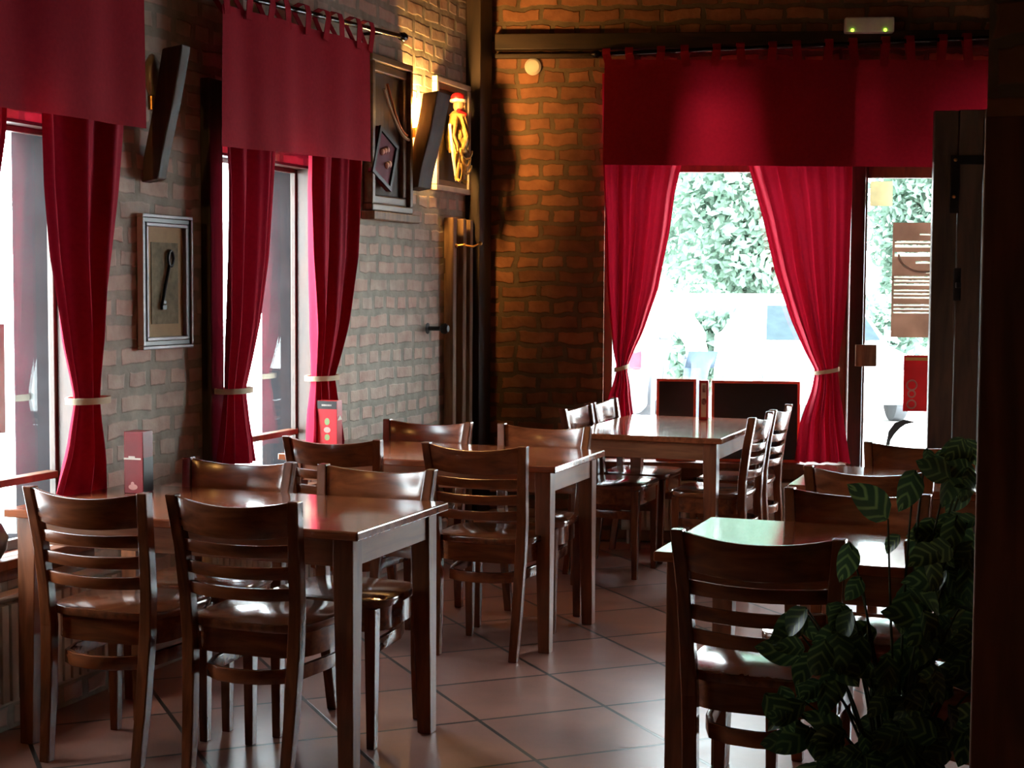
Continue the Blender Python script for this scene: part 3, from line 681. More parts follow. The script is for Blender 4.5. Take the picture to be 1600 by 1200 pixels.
m.build('flowers', M['pinkp'], pl, smooth=True)

g = empty('framed_puppet', (0, 3.56, 2.0)); tag(g, 'framed gilded puppet with a red cap near the dark corner', 'wall ornament')
y0, y1, z0, z1 = -0.25, 0.24, 0.0, 0.61
bars(MB(), 0.004, 0.035, y0, y1, z0, z1, 0.03).build('frame', M['pale'], g, 0.004)
bars(MB(), 0.004, 0.024, y0+0.03, y1-0.03, z0+0.03, z1-0.03, 0.03).build('liner', M['framewood'], g, 0.004)
MB().box((0.003, y0+0.03, z0+0.03), (0.010, y1-0.03, z1-0.03)).build('backing', M['blackcard'], g)
M['gold'] = plain('gilded_cloth', (0.62, 0.42, 0.14), 0.35, 0.5, 0.45, var=0.35, scale=40, bump=0.4)
yo = -0.03
m = MB(); m.lathe([(0.005, 0.20), (0.05, 0.215), (0.062, 0.28), (0.045, 0.36), (0.036, 0.40), (0.05, 0.42), (0.03, 0.44), (0.012, 0.445)], (0.065, yo, 0), 18)
for j in range(9):
    a = 2*PI*j/9; m.tube([(0.065+0.05*math.cos(a), yo+0.05*math.sin(a), 0.23), (0.065+0.058*math.cos(a+0.4), yo+0.058*math.sin(a+0.4), 0.30), (0.065+0.038*math.cos(a), yo+0.038*math.sin(a), 0.41)], [0.012, 0.014, 0.008], 6)
m.build('robe', M['gold'], g, smooth=True)
m = MB(); m.sphere((0.07, yo, 0.470), 0.032, 14, (1, 1, 1.15)); m.sphere((0.104, yo, 0.465), 0.007, 6); M['face'] = plain('painted_wood_face', (0.35, 0.20, 0.12), 0.5); m.build('head', M['face'], g, smooth=True)
m = MB(); m.sphere((0.066, yo-0.002, 0.512), 0.042, 14, (1, 1.05, 0.75)); m.tube([(0.06, yo+0.03, 0.52), (0.055, yo+0.07, 0.53), (0.05, yo+0.10, 0.50)], [0.025, 0.022, 0.008], 8); m.build('cap', M['redcard2'], g, smooth=True)
m = MB(); m.lathe([(0.040, 0.488), (0.046, 0.492), (0.046, 0.504), (0.040, 0.508)], (0.066, yo, 0), 18); m.build('cap_band', M['pale'], g, smooth=True)
m = MB(); m.tube([(0.085, yo-0.045, 0.44), (0.098, yo, 0.425), (0.085, yo+0.045, 0.435)], [0.012, 0.02, 0.012], 8); m.build('scarf', M['redcard2'], g, smooth=True)
for s in (-1, 1):
    m = MB(); m.tube([(0.065, yo+s*0.035, 0.41), (0.08, yo+s*0.085, 0.36), (0.075, yo+s*0.10, 0.30), (0.09, yo+s*0.075, 0.25)], [0.014, 0.017, 0.014, 0.012], 8)
    for q in range(4): m.tube([(0.09, yo+s*0.075, 0.25), (0.10, yo+s*(0.05+0.012*q), 0.235-0.006*q)], [0.006, 0.003], 5)
    m.build('arm', M['gold'], g, smooth=True)
for s in (-1, 1):
    m = MB(); m.tube([(0.065, yo+s*0.025, 0.22), (0.085, yo+s*0.05, 0.15), (0.075, yo+s*0.04, 0.07), (0.10, yo+s*0.05, 0.055)], [0.018, 0.016, 0.012, 0.009], 8); m.build('leg', M['gold'], g, smooth=True)
for dz, w_ in ((0.19, 0.06), (0.15, 0.075), (0.23, 0.085)):
    m = MB(); m.tube([(0.115, yo+w_*math.cos(PI+PI*q/10), dz+0.05*math.sin(PI+PI*q/10)) for q in range(11)], 0.006, 6); m.build('chain', M['gold'], g, smooth=True)
m = MB(); m.tube([(0.07, yo-0.13, 0.36), (0.08, yo-0.10, 0.18), (0.07, yo-0.03, 0.06)], 0.008, 6); m.build('chain', M['pale'], g, smooth=True)

# rough plank door piece standing in the corner
d = empty('batten_rack', (0.0, 3.48, 0)); tag(d, 'narrow rack of rough wooden battens with brass hook beside the dark corner', 'coat rack')
for a, b, x in ((0.0, 0.05, 0.062), (0.135, 0.185, 0.066), (0.255, 0.30, 0.06)):
    MB().box((0.004, a, 0.0), (x, b, 1.86-0.01*a)).build('batten', M['plank'], d, 0.006)
for z in (0.35, 1.55): MB().box((0.003, 0.0, z), (0.018, 0.30, z+0.09)).build('ledger', M['bracket'], d, 0.004)
m = MB(); m.tube([(0.06, 0.03, 1.705), (0.10, 0.04, 1.71), (0.16, 0.04, 1.70), (0.20, 0.04, 1.715)], [0.006, 0.005, 0.006, 0.004]); m.sphere((0.205, 0.04, 1.717), 0.012, 8); m.sphere((0.11, 0.04, 1.71), 0.010, 8); m.sphere((0.066, 0.03, 1.705), 0.012, 8)
m.build('hook', M['brass'], d, smooth=True)
m = MB(); m.lathe([(0.001, 0.0), (0.03, 0.0), (0.03, 0.006), (0.012, 0.012), (0.012, 0.08), (0.026, 0.09), (0.03, 0.11), (0.018, 0.125), (0.001, 0.126)], (0, 0, 0), 16, 'x')
o = m.build('coat_peg', M['iron'], smooth=True); o.location = (-0.004, 3.27, 1.255); tag(o, 'black iron coat peg on the pale brick wall', 'coat peg')

# detector and emergency light
m = MB(); m.lathe([(0.001, 0), (0.048, 0), (0.048, 0.018), (0.036, 0.03), (0.001, 0.032)], (0, 0, 0), 24, 'y')
o = m.build('smoke_detector', M['white'], smooth=True); o.location = BW(0.316, 0, 2.745); o.rotation_euler = (0, 0, BWA); tag(o, 'round cream detector on the dark brick wall', 'detector')
e = empty('emergency_light', BW(2.20, 0.072, 2.905), BWA); tag(e, 'cream emergency light with two green lamps above the valance', 'emergency light')
MB().box((-0.135, -0.06, 0.0), (0.135, -0.0, 0.085)).build('housing', M['white'], e, 0.008)
M['led'] = emit('green_led', (0.45, 1.0, 0.05), 3.0)
for x in (-0.095, 0.085): MB().sphere((x, -0.062, 0.012), 0.009, 10).build('indicator', M['led'], e, smooth=True)

# ------------------------------------------------------------------ table stands
def stand(loc, rz, w_, d_, h, lab, mats, deco):
    s = empty('menu_stand', loc, rz); tag(s, lab, 'menu stand')
    MB().box((-w_/2, -d_/2, 0), (w_/2, d_/2, h)).build('body', mats, s, 0.002)
    for nm, mm, items in deco:
        m = MB()
        for it in items:
            if it[0] == 'r': m.box((it[1], -d_/2-0.0015, it[2]), (it[3], -d_/2-0.0002, it[4]))
            if it[0] == 'e':
                m.loft([[(it[1]+it[3]*math.cos(2*PI*q/18), yy, it[2]+it[4]*math.sin(2*PI*q/18)) for q in range(18)] for yy in (-d_/2-0.0002, -d_/2-0.0015)])
            if it[0] == 's': m.box((w_/2+0.0002, it[1], it[2]), (w_/2+0.0015, it[3], it[4]))
            if it[0] == 't': m.loft([[(w_/2+dx, it[1], it[2]), (w_/2+dx, it[3], it[2]), (w_/2+dx, (it[1]+it[3])/2, it[4])] for dx in (0.0002, 0.0015)])
        m.build(nm, mm, s)
    return s
stand((0.275, 0.15, TH), 0.10, 0.072, 0.072, 0.212, 'dark red boxy drink stand on the left table', M['redcard'],
      [('lettering', M['pale'], [('r', -0.036, 0.116, 0.028, 0.122), ('r', -0.018, 0.122, 0.006, 0.128)]), ('emblem', M['pinkp'], [('e', -0.002, 0.022, 0.017, 0.010), ('e', -0.004, 0.034, 0.006, 0.006)]), ('side_panel', M['blackcard'], [('s', -0.034, 0.004, 0.034, 0.122)])])
stand((0.17, 1.79, TH), 0.06, 0.094, 0.06, 0.205, 'bright red menu stand with bottle pictures on the middle table', M['redcard2'],
      [('heading_strip', M['blackcard'], [('r', -0.046, 0.168, 0.046, 0.204)]), ('lettering', M['pale'], [('r', -0.026, 0.181, 0.022, 0.189)]),
       ('picture', M['greenp'], [('e', 0.0, 0.112, 0.012, 0.016)]), ('picture', M['greenp'], [('e', 0.0, 0.042, 0.012, 0.014)]), ('picture', M['greyp'], [('e', 0.0, 0.075, 0.016, 0.013)]), ('emblem', M['pale'], [('t', -0.024, 0.118, 0.026, 0.140)])])
stand((1.385, 3.86, TH), 0.12, 0.05, 0.05, 0.215, 'tall red and white menu stand on the window table', M['redcard2'],
      [('picture', M['pale'], [('r', -0.012, 0.015, 0.016, 0.20)]), ('emblem', M['redcard'], [('e', 0.003, 0.10, 0.014, 0.018), ('r', -0.006, 0.15, 0.012, 0.19)])])

# blackboards on the sill of the street window
def board(u0, u1, h, off, lab, lean=0.10):
    b = empty('blackboard', BW((u0+u1)/2, off, 0.4825), BWA); tag(b, lab, 'blackboard', 'blackboards on the window sill')
    w_ = u1-u0; R = Matrix.Rotation(-lean, 4, 'X'); t = 0.016
    m = MB(); m.box((-w_/2+t, -0.006, t), (w_/2-t, 0.004, h-t), R); m.build('panel', M['black'], b)
    m = MB()
    for a, c in (((-w_/2, -0.01, 0), (w_/2, 0.008, t)), ((-w_/2, -0.01, h-t), (w_/2, 0.008, h)), ((-w_/2, -0.01, t), (-w_/2+t, 0.008, h-t)), ((w_/2-t, -0.01, t), (w_/2, 0.008, h-t))): m.box(a, c, R)
    m.build('frame', M['redframe'], b, 0.002)
board(1.045, 1.275, 0.475, 0.02, 'small square blackboard on the window sill beside the menu stand')
board(1.362, 1.868, 0.468, 0.02, 'wide blackboard on the window sill behind the edge-on chairs')
# pot at far left
m = MB(); m.lathe([(0.001, 0), (0.05, 0), (0.075, 0.04), (0.08, 0.08), (0.06, 0.12), (0.045, 0.13), (0.04, 0.12), (0.001, 0.11)], (0, 0, 0), 20)
o = m.build('bowl', M['blackcard'], smooth=True); o.location = (-0.012, -0.305, 0.579); tag(o, 'small dark round pot on the sill at the left edge', 'pot')

# papers on glass
M['poster'] = plain('brown_poster', (0.36, 0.25, 0.20), 0.6); M['cream'] = plain('cream_paper', (0.72, 0.66, 0.48), 0.7); M['greypaper'] = plain('grey_paper', (0.50, 0.49, 0.46), 0.7)
M['paperwhite'] = plain('white_lettering', (0.72, 0.68, 0.60), 0.6); M['signred'] = plain('red_sign_sheet', (0.42, 0.012, 0.025), 0.5)
for kk in ('poster', 'cream', 'greypaper', 'paperwhite', 'signred'):
    nt = M[kk].node_tree; p = [n for n in nt.nodes if n.type == 'BSDF_PRINCIPLED'][0]; out = [n for n in nt.nodes if n.type == 'OUTPUT_MATERIAL'][0]
    t = N(nt, 'ShaderNodeBsdfTranslucent'); c = p.inputs['Base Color'].links[0].from_socket; L(nt, c, t.inputs['Color'])
    mx = N(nt, 'ShaderNodeMixShader'); mx.inputs[0].default_value = {'poster': 0.42, 'cream': 0.5, 'greypaper': 0.16, 'paperwhite': 0.5, 'signred': 0.25}[kk]; L(nt, p.outputs[0], mx.inputs[1]); L(nt, t.outputs[0], mx.inputs[2]); L(nt, mx.outputs[0], out.inputs['Surface'])
def onglass(name, u0, u1, z0, z1, mm, lab, cat):
    o = MB().box((u0, 0.0895, z0), (u1, 0.0915, z1)).build(name, mm); onback(o); return tag(o, lab, cat)
lines = [(1.79, 0.009, 0.14), (1.745, 0.013, 0.0), (1.720, 0.017, 0.0), (1.668, 0.026, 0.0), (1.628, 0.014, 0.12), (1.572, 0.013, 0.18), (1.545, 0.011, 0.0), (1.524, 0.011, 0.0), (1.502, 0.013, 0.0), (1.470, 0.009, 0.0), (1.450, 0.009, 0.0), (1.428, 0.009, 0.0), (1.385, 0.009, 0.0), (1.363, 0.009, 0.0), (1.342, 0.009, 0.0)]
m = MB(); zt = 1.862
for z, h, a in lines:
    m.box((2.384, 0.0885, z+h), (2.75, 0.0905, zt)); m.box((2.384, 0.0885, z), (2.396+a, 0.0905, z+h)); zt = z
m.box((2.384, 0.0885, 1.205), (2.75, 0.0905, zt))
po = tag(onback(m.build('poster', M['poster'])), 'tall brown poster with pale lines of text on the glazed door', 'poster')
rr = random.Random(3)
for z, h, a in lines:
    u = 2.397+a; m = MB(); top = []
    while u < 2.74:
        k = rr.uniform(0.6, 1.0); top += [(u, z+h*k), (u+0.009, z+h*k)]; u += 0.010
    m.loft([[(x, 0.0888, z), (x, 0.0888, q), (x, 0.0902, q), (x, 0.0902, z)] for x, q in top])
    m.build('text_line', M['paperwhite'], po)
m = MB(); m.tube([(2.56+0.14*math.cos(t), 0.089, 1.68+0.10*math.sin(t)) for t in [PI+PI*q/14 for q in range(15)]], 0.006, 6); m.build('drawing', M['greypaper'], po)
onglass('paper_note', 2.252, 2.378, 1.957, 2.097, M['cream'], 'small cream paper note at the top of the glazed door', 'note')
rs = onglass('door_sign', 2.462, 2.62, 0.778, 1.102, M['signred'], 'red sign with gold strip hanging on the glazed door', 'sign')
m = MB(); m.box((2.47, 0.0885, 1.072), (2.61, 0.0895, 1.09)); m.build('gold_strip', M['goldp'], rs)
m = MB()
for z, r in ((0.93, 0.028), (0.88, 0.02), (0.82, 0.024)): m.tube([(2.51+r*math.cos(2*PI*q/14), 0.0888, z+r*math.sin(2*PI*q/14)) for q in range(14)], 0.005, 6, closed=True)
m.build('emblem', M['greyp'], rs)
o = MB().box((2.172, -0.018, 1.04), (2.292, 0.0, 1.165)).build('wooden_plate', M['plank'], bevel=0.004); onback(o); tag(o, 'square light wooden plate on the door post', 'plate')
o = MB().box((-0.0715, -0.42, 0.98), (-0.0695, -0.112, 1.345)).build('window_notice', M['greypaper']); tag(o, 'grey paper notice on the left window pane', 'notice')

# ------------------------------------------------------------------ plant
def leaf(bm, uvl, c, dirv, nrm, ln, wd, curl):
    d = Vector(dirv).normalized(); n = Vector(nrm); n = (n-d*n.dot(d)).normalized(); s = d.cross(n)
    nu, nvv = 7, 4; g = []
    for i in range(nu+1):
        t = i/nu; w_ = wd*math.sin(PI*min(1, t**0.8*0.98+0.02))**0.75
        row = []
        for j in range(-nvv//2, nvv//2+1):
            q = j/(nvv/2); p = Vector(c)+d*ln*(t-0.5)+s*w_*0.5*q+n*(curl*ln*(-(t-0.35)**2)+abs(q)*w_*0.14)
            row.append((bm.verts.new(p), (0.5+0.5*q*0.98, t)))
        g.append(row)
    for i in range(nu):
        for j in range(nvv):
            vs = (g[i][j], g[i][j+1], g[i+1][j+1], g[i+1][j]); f = bm.faces.new([v[0] for v in vs]); f.smooth = True
            for lp, v in zip(f.loops, vs): lp[uvl].uv = v[1]
M['leaf'] = leafmat('calathea_leaf', (0.020, 0.042, 0.018), (0.14, 0.19, 0.060))
M['stem'] = plain('brown_stem', (0.03, 0.03, 0.014), 0.9, 0.1)
M['pot'] = plain('dark_clay_pot', (0.06, 0.035, 0.025), 0.6)
pb = VP(0.845, 3.36, 0); pl = empty('potted_plant', pb); tag(pl, 'bushy potted plant with striped leaves beside the brick pillar', 'plant')
m = MB(); m.lathe([(0.001, 0), (0.085, 0), (0.115, 0.26), (0.125, 0.30), (0.11, 0.30), (0.10, 0.27), (0.001, 0.27)], (0, 0, 0), 24); m.build('pot', M['pot'], pl, smooth=True)
def pxw(x, y, Y): return VP((x-800)/2400*Y, Y, 1.475-(y-451)/2400*Y)
spec = [(1363, 782, 66, -50), (1424, 765, 58, 70), (1486, 760, 56, 85), (1329, 880, 52, 80), (1341, 922, 36, 60), (1494, 833, 50, 80), (1473, 862, 46, 20), (1454, 714, 26, 90), (1505, 716, 44, 50),
        (1232, 1000, 42, 20), (1330, 982, 48, 80), (1350, 995, 44, 60), (1315, 968, 34, 70), (1470, 937, 46, 60), (1460, 985, 48, 100), (1390, 1085, 40, 120), (1237, 1125, 60, 40), (1375, 1137, 48, 10), (1467, 1085, 70, 10), (1285, 1172, 44, 100),
        (1505, 940, 34, 40), (1500, 890, 50, -20), (1400, 850, 30, 60), (1290, 1035, 54, 80), (1265, 1050, 50, 60), (1300, 1100, 50, 90), (1330, 1050, 56, 120), (1310, 1010, 50, 70), (1340, 1020, 46, 50)]
rr = random.Random(5)
def inreg(x, y):
    if y < 700 or x > 1530: return False
    if y < 900: return x > 1440 and (x > 1460 or y > 800)
    if y < 960: return x > 1420
    if (1360 < x < 1412 and 955 < y < 1050) or (1325 < x < 1375 and 1080 < y < 1150): return False
    return x > 1215+max(0, 1000-y)*1.2
cnt = 0
while cnt < 190:
    x, y = rr.uniform(1205, 1530), rr.uniform(700, 1260)
    if x < 1300 and rr.random() < 0.55: continue
    if inreg(x, y): spec.append((x, y, rr.uniform(34, 62), rr.uniform(-40, 140))); cnt += 1
bm = bmesh.new(); uvl = bm.loops.layers.uv.new('UVMap'); stems = MB(); view = (VP(0, 0)-VP(0, 1)).normalized()
base = Vector((0, 0, 0.27))
for i, (x, y, sz, ang) in enumerate(spec):
    Y = rr.uniform(3.12, 3.42) if x < 1480 else rr.uniform(3.2, 3.45)
    p = pxw(x, y, Y)-pb; ln = sz*1.25/2400*Y; wd = ln*rr.uniform(0.55, 0.72)
    rt = Vector((math.cos(CA), math.sin(CA), 0)); a = math.radians(ang)
    d = rt*math.cos(a)*-1+Vector((0, 0, 1))*-math.sin(a)*0.8+view*rr.uniform(-0.2, 0.5)
    n = view*rr.uniform(0.5, 1)+Vector((0, 0, 1))*rr.uniform(0.1, 0.9)+rt*rr.uniform(-0.6, 0.6)
    leaf(bm, uvl, p, d, n, ln, wd, rr.uniform(0.1, 0.6))
    if i % 5 == 0 or i < 20:
        d.normalize(); tip = p-d*ln*0.5
        h = max(tip.z, 0.34); mid = Vector((tip.x*0.45, tip.y*0.45, 0.27+(h-0.27)*0.72))
        st = base+Vector((rr.uniform(-.05, .05), rr.uniform(-.05, .05), 0))
        pts = []
        for q in range(9):
            t = q/8; pts.append(st*(1-t)**2+mid*2*t*(1-t)+tip*t*t)
        stems.tube(pts, [0.0045-0.0025*q/8 for q in range(9)], 5)
r = MB(); r.bm.free(); r.bm = bm; r.build('foliage', M['leaf'], pl)
stems.build('stems', M['stem'], pl, smooth=True)

# ------------------------------------------------------------------ street outside
GZ = -0.08
M['paving'] = plain('pale_paving', (0.62, 0.61, 0.58), 0.8, var=0.08, scale=3)
m = MB()
m.box((-40, 6.9, GZ-0.1), (45, 60, GZ)); m.box((-40, -30, GZ-0.1), (-0.30, 6.9, GZ))
tag(m.build('street_ground', M['paving']), 'pale paved street outside the windows', 'street', kind='structure')
M['whitewall'] = plain('white_render', (0.8, 0.8, 0.78), 0.8, var=0.04)
a = VP(0.0, 23.5); b = VP(13.0, 23.5); dd = (b-a).normalized(); nn = Vector((-dd.y, dd.x, 0))
m = MB(); m.loft([[a+nn*0.0+Vector((0,0,GZ)), a+nn*0.25+Vector((0,0,GZ)), a+nn*0.25+Vector((0,0,1.41)), a+Vector((0,0,1.41))], [b+Vector((0,0,GZ)), b+nn*0.25+Vector((0,0,GZ)), b+nn*0.25+Vector((0,0,1.41)), b+Vector((0,0,1.41))]])
tag(m.build('garden_wall', M['whitewall']), 'low white wall across the street below the trees', 'garden wall')
def foliage(name, loc, fn, n, size, mm, lab, cat, seed):
    rr = random.Random(seed); t = empty(name, loc); tag(t, lab, cat)
    bm = bmesh.new()
    for _ in range(n):
        p = Vector(fn(rr)); d = Vector((rr.gauss(0, 1), rr.gauss(0, 1), rr.gauss(0, 1))).normalized(); e = d.orthogonal().normalized(); s = size*rr.uniform(0.6, 1.4)
        vs = [bm.verts.new(p+d*s*0.5), bm.verts.new(p+e*s*0.28), bm.verts.new(p-d*s*0.5), bm.verts.new(p-e*s*0.28)]; bm.faces.new(vs)
    r = MB(); r.bm.free(); r.bm = bm; r.build('foliage', mm, t); return t
def leafpale(name, c):
    m, nt, out = mat(name)
    dfs = N(nt, 'ShaderNodeBsdfDiffuse'); t = N(nt, 'ShaderNodeBsdfTranslucent'); mx = N(nt, 'ShaderNodeMixShader'); mx.inputs[0].default_value = 0.35
    tc = N(nt, 'ShaderNodeTexCoord'); nz = N(nt, 'ShaderNodeTexNoise'); nz.inputs['Scale'].default_value = 1.7; L(nt, tc.outputs['Object'], nz.inputs['Vector'])
    r = N(nt, 'ShaderNodeValToRGB'); r.color_ramp.elements[0].position = .35; r.color_ramp.elements[1].position = .65
    r.color_ramp.elements[0].color = col4([x*0.6 for x in c]); r.color_ramp.elements[1].color = col4([x*1.35 for x in c])
    L(nt, nz.outputs['Fac'], r.inputs[0]); L(nt, r.outputs[0], dfs.inputs[0]); L(nt, r.outputs[0], t.inputs[0])
    L(nt, dfs.outputs[0], mx.inputs[1]); L(nt, t.outputs[0], mx.inputs[2]); L(nt, mx.outputs[0], out.inputs['Surface']); return m
M['hedge'] = leafpale('street_tree_leaves', (0.165, 0.24, 0.185)); M['trunk'] = plain('tree_trunk', (0.12, 0.09, 0.07), 0.9)
def crown(cs):
    def fn(rr):
        while True:
            c, r = cs[rr.randrange(len(cs))]
            p = Vector((rr.uniform(-1, 1), rr.uniform(-1, 1), rr.uniform(-1, 1)))
            if 0.25 < p.length < 1: return (c[0]+p.x*r, c[1]+p.y*r*0.8, c[2]+p.z*r)
    return fn
rt = Vector((math.cos(CA), math.sin(CA), 0))
def treeat(X, Y, blobs, n, lab, seed, name='tree'):
    L0 = VP(X, Y, GZ); cs = []
    for bx, by, bz, r in blobs:
        q = rt*bx+Vector((-math.sin(CA), math.cos(CA), 0))*by; cs.append(((q.x, q.y, bz), r))
    t = foliage(name, L0, crown(cs), n, 0.18, M['hedge'], lab, 'tree', seed)
    MB().tube([(0, 0, 0), (0.05, 0, 1.2), (0, 0.05, 2.6)], [0.16, 0.13, 0.08], 8).build('trunk', M['trunk'], t, smooth=True); return t
treeat(4.1, 26, [(0, 0, 3.0, 1.6), (-0.6, 0.3, 2.3, 1.2), (0.7, 0, 3.6, 1.4), (0.4, 0, 2.0, 1.1), (0.8, 0, 2.4, 1.1), (-0.2, 0, 5.4, 1.7), (0.9, 0.3, 5.6, 1.5), (-0.9, 0, 4.4, 1.5), (0.2, 0, 7.2, 1.7)], 22000, 'leafy tree seen through the middle of the street window', 21)
treeat(8.1, 26.8, [(0, 0, 3.2, 1.5), (-0.4, 0, 2.2, 1.2), (0.6, 0, 2.0, 1.2), (0.9, 0, 3.2, 1.2), (-0.2, 0, 1.6, 1.1), (0, 0, 5.2, 1.6), (0.6, 0, 6.6, 1.6), (-1.0, 0, 2.6, 1.0), (-0.9, 0, 3.8, 1.0), (-0.8, 0, 1.6, 0.9)], 18000, 'leafy tree seen through the glazed door', 22)
def boxf(w_, d_, h): return lambda rr: (rr.uniform(-w_, w_), rr.uniform(-d_, d_), (rr.random()**0.8)*h)
tag(foliage('shrub', VP(2.92, 22.4, GZ), boxf(0.62, 0.3, 1.28), 1700, 0.17, M['hedge'], 'pale green shrub beside the white car outside', 'shrub', 31))
tag(foliage('shrub', VP(5.5, 22.3, GZ), boxf(0.6, 0.3, 1.5), 1100, 0.17, M['hedge'], 'green shrub outside behind the poster of the door', 'shrub', 32))

def car(loc, rz, body, lab, lights):
    c = empty('car', loc, rz); tag(c, lab, 'car', 'cars parked outside')
    W = 0.86
    prof = [(-2.0, 0.42, 0.62, 0.80), (-1.95, 0.24, 0.82, 0.96), (-1.1, 0.22, 0.90, 1.0), (-0.2, 0.20, 0.96, 1.0), (1.0, 0.20, 0.98, 1.0), (1.85, 0.24, 1.0, 0.96), (1.98, 0.42, 0.86, 0.85)]
    rings = []
    for y, zb, zt, k in prof:
        w_ = W*k; r = 0.08
        rings.append([(-w_+r, y, zb), (-w_, y, zb+r), (-w_, y, zt-r), (-w_+r*1.6, y, zt), (w_-r*1.6, y, zt), (w_, y, zt-r), (w_, y, zb+r), (w_-r, y, zb)])
    MB().loft(rings).build('body', body, c, 0.03, True)
    rings = []
    for y, z, k in ((-0.95, 0.90, 0.90), (-0.25, 1.38, 0.72), (0.9, 1.44, 0.72), (1.65, 1.0, 0.86)):
        w_ = W*k; rings.append([(-w_, y, z), (w_, y, z), (w_*1.12, y+0.02, 0.90), (-w_*1.12, y+0.02, 0.90)])
    MB().loft(rings).build('cabin', body, c, 0.02, True)
    m = MB(); m.loft([[(-0.70, -0.90, 0.95), (0.70, -0.90, 0.95), (0.57, -0.32, 1.345), (-0.57, -0.32, 1.345)], [(-0.70, -0.93, 0.95), (0.70, -0.93, 0.95), (0.57, -0.35, 1.36), (-0.57, -0.35, 1.36)]])
    m.loft([[(-0.66, 1.60, 1.02), (0.66, 1.60, 1.02), (0.57, 1.02, 1.40), (-0.57, 1.02, 1.40)], [(-0.66, 1.63, 1.03), (0.66, 1.63, 1.03), (0.57, 1.05, 1.42), (-0.57, 1.05, 1.42)]])
    m.build('windscreen', M['carglass'], c)
    for y in (-1.25, 1.25):
        for s in (-1, 1):
            m = MB(); m.lathe([(0.001, -0.09), (0.24, -0.09), (0.31, -0.07), (0.31, 0.07), (0.24, 0.09), (0.001, 0.09)], (s*0.80, y, 0.31), 20, 'x'); m.build('wheel', M['tyre'], c, smooth=True)
    MB().box((-0.26, -2.03, 0.50), (0.26, -1.97, 0.62)).build('number_plate', M['platem'], c, 0.004)
    MB().box((-0.26, 1.97, 0.55), (0.26, 2.02, 0.67)).build('number_plate', M['platem'], c, 0.004)
    for s in (-1, 1):
        MB().box((s*0.66-0.13, -1.985, 0.62), (s*0.66+0.13, -1.90, 0.76)).build('headlight', M['carlight'], c, 0.02)
        MB().box((s*0.66-0.14, 1.88, 0.72), (s*0.66+0.14, 1.99, 0.92)).build('tail_light', M['taillight'], c, 0.02)
        MB().box((s*0.90-0.07, -0.72, 0.94), (s*0.90+0.07, -0.62, 1.06)).build('mirror', body, c, 0.02)
M['platem'] = plain('plate_grey', (0.09, 0.10, 0.10), 0.6); M['carglass'] = plain('car_glass', (0.022, 0.032, 0.036), 0.5, 0.02); M['tyre'] = plain('tyre_rubber', (0.05, 0.05, 0.055), 0.8); M['carlight'] = plain('headlight_glass', (0.10, 0.11, 0.12), 0.15)
M['taillight'] = plain('tail_light_red', (0.40, 0.03, 0.05), 0.2); M['carwhite'] = plain('white_car_paint', (0.80, 0.80, 0.80), 0.25, var=0.03); M['carsilver'] = plain('silver_car_paint', (0.095, 0.10, 0.11), 0.5, var=0.03)
car(VP(3.72, 19.5, GZ), CA+0.05, M['carwhite'], 'white car parked facing the street window', 0)
car(VP(0.85, 18.0, GZ), CA+PI-0.15, M['carsilver'], 'silver car with red tail light beside the person outside', 0)

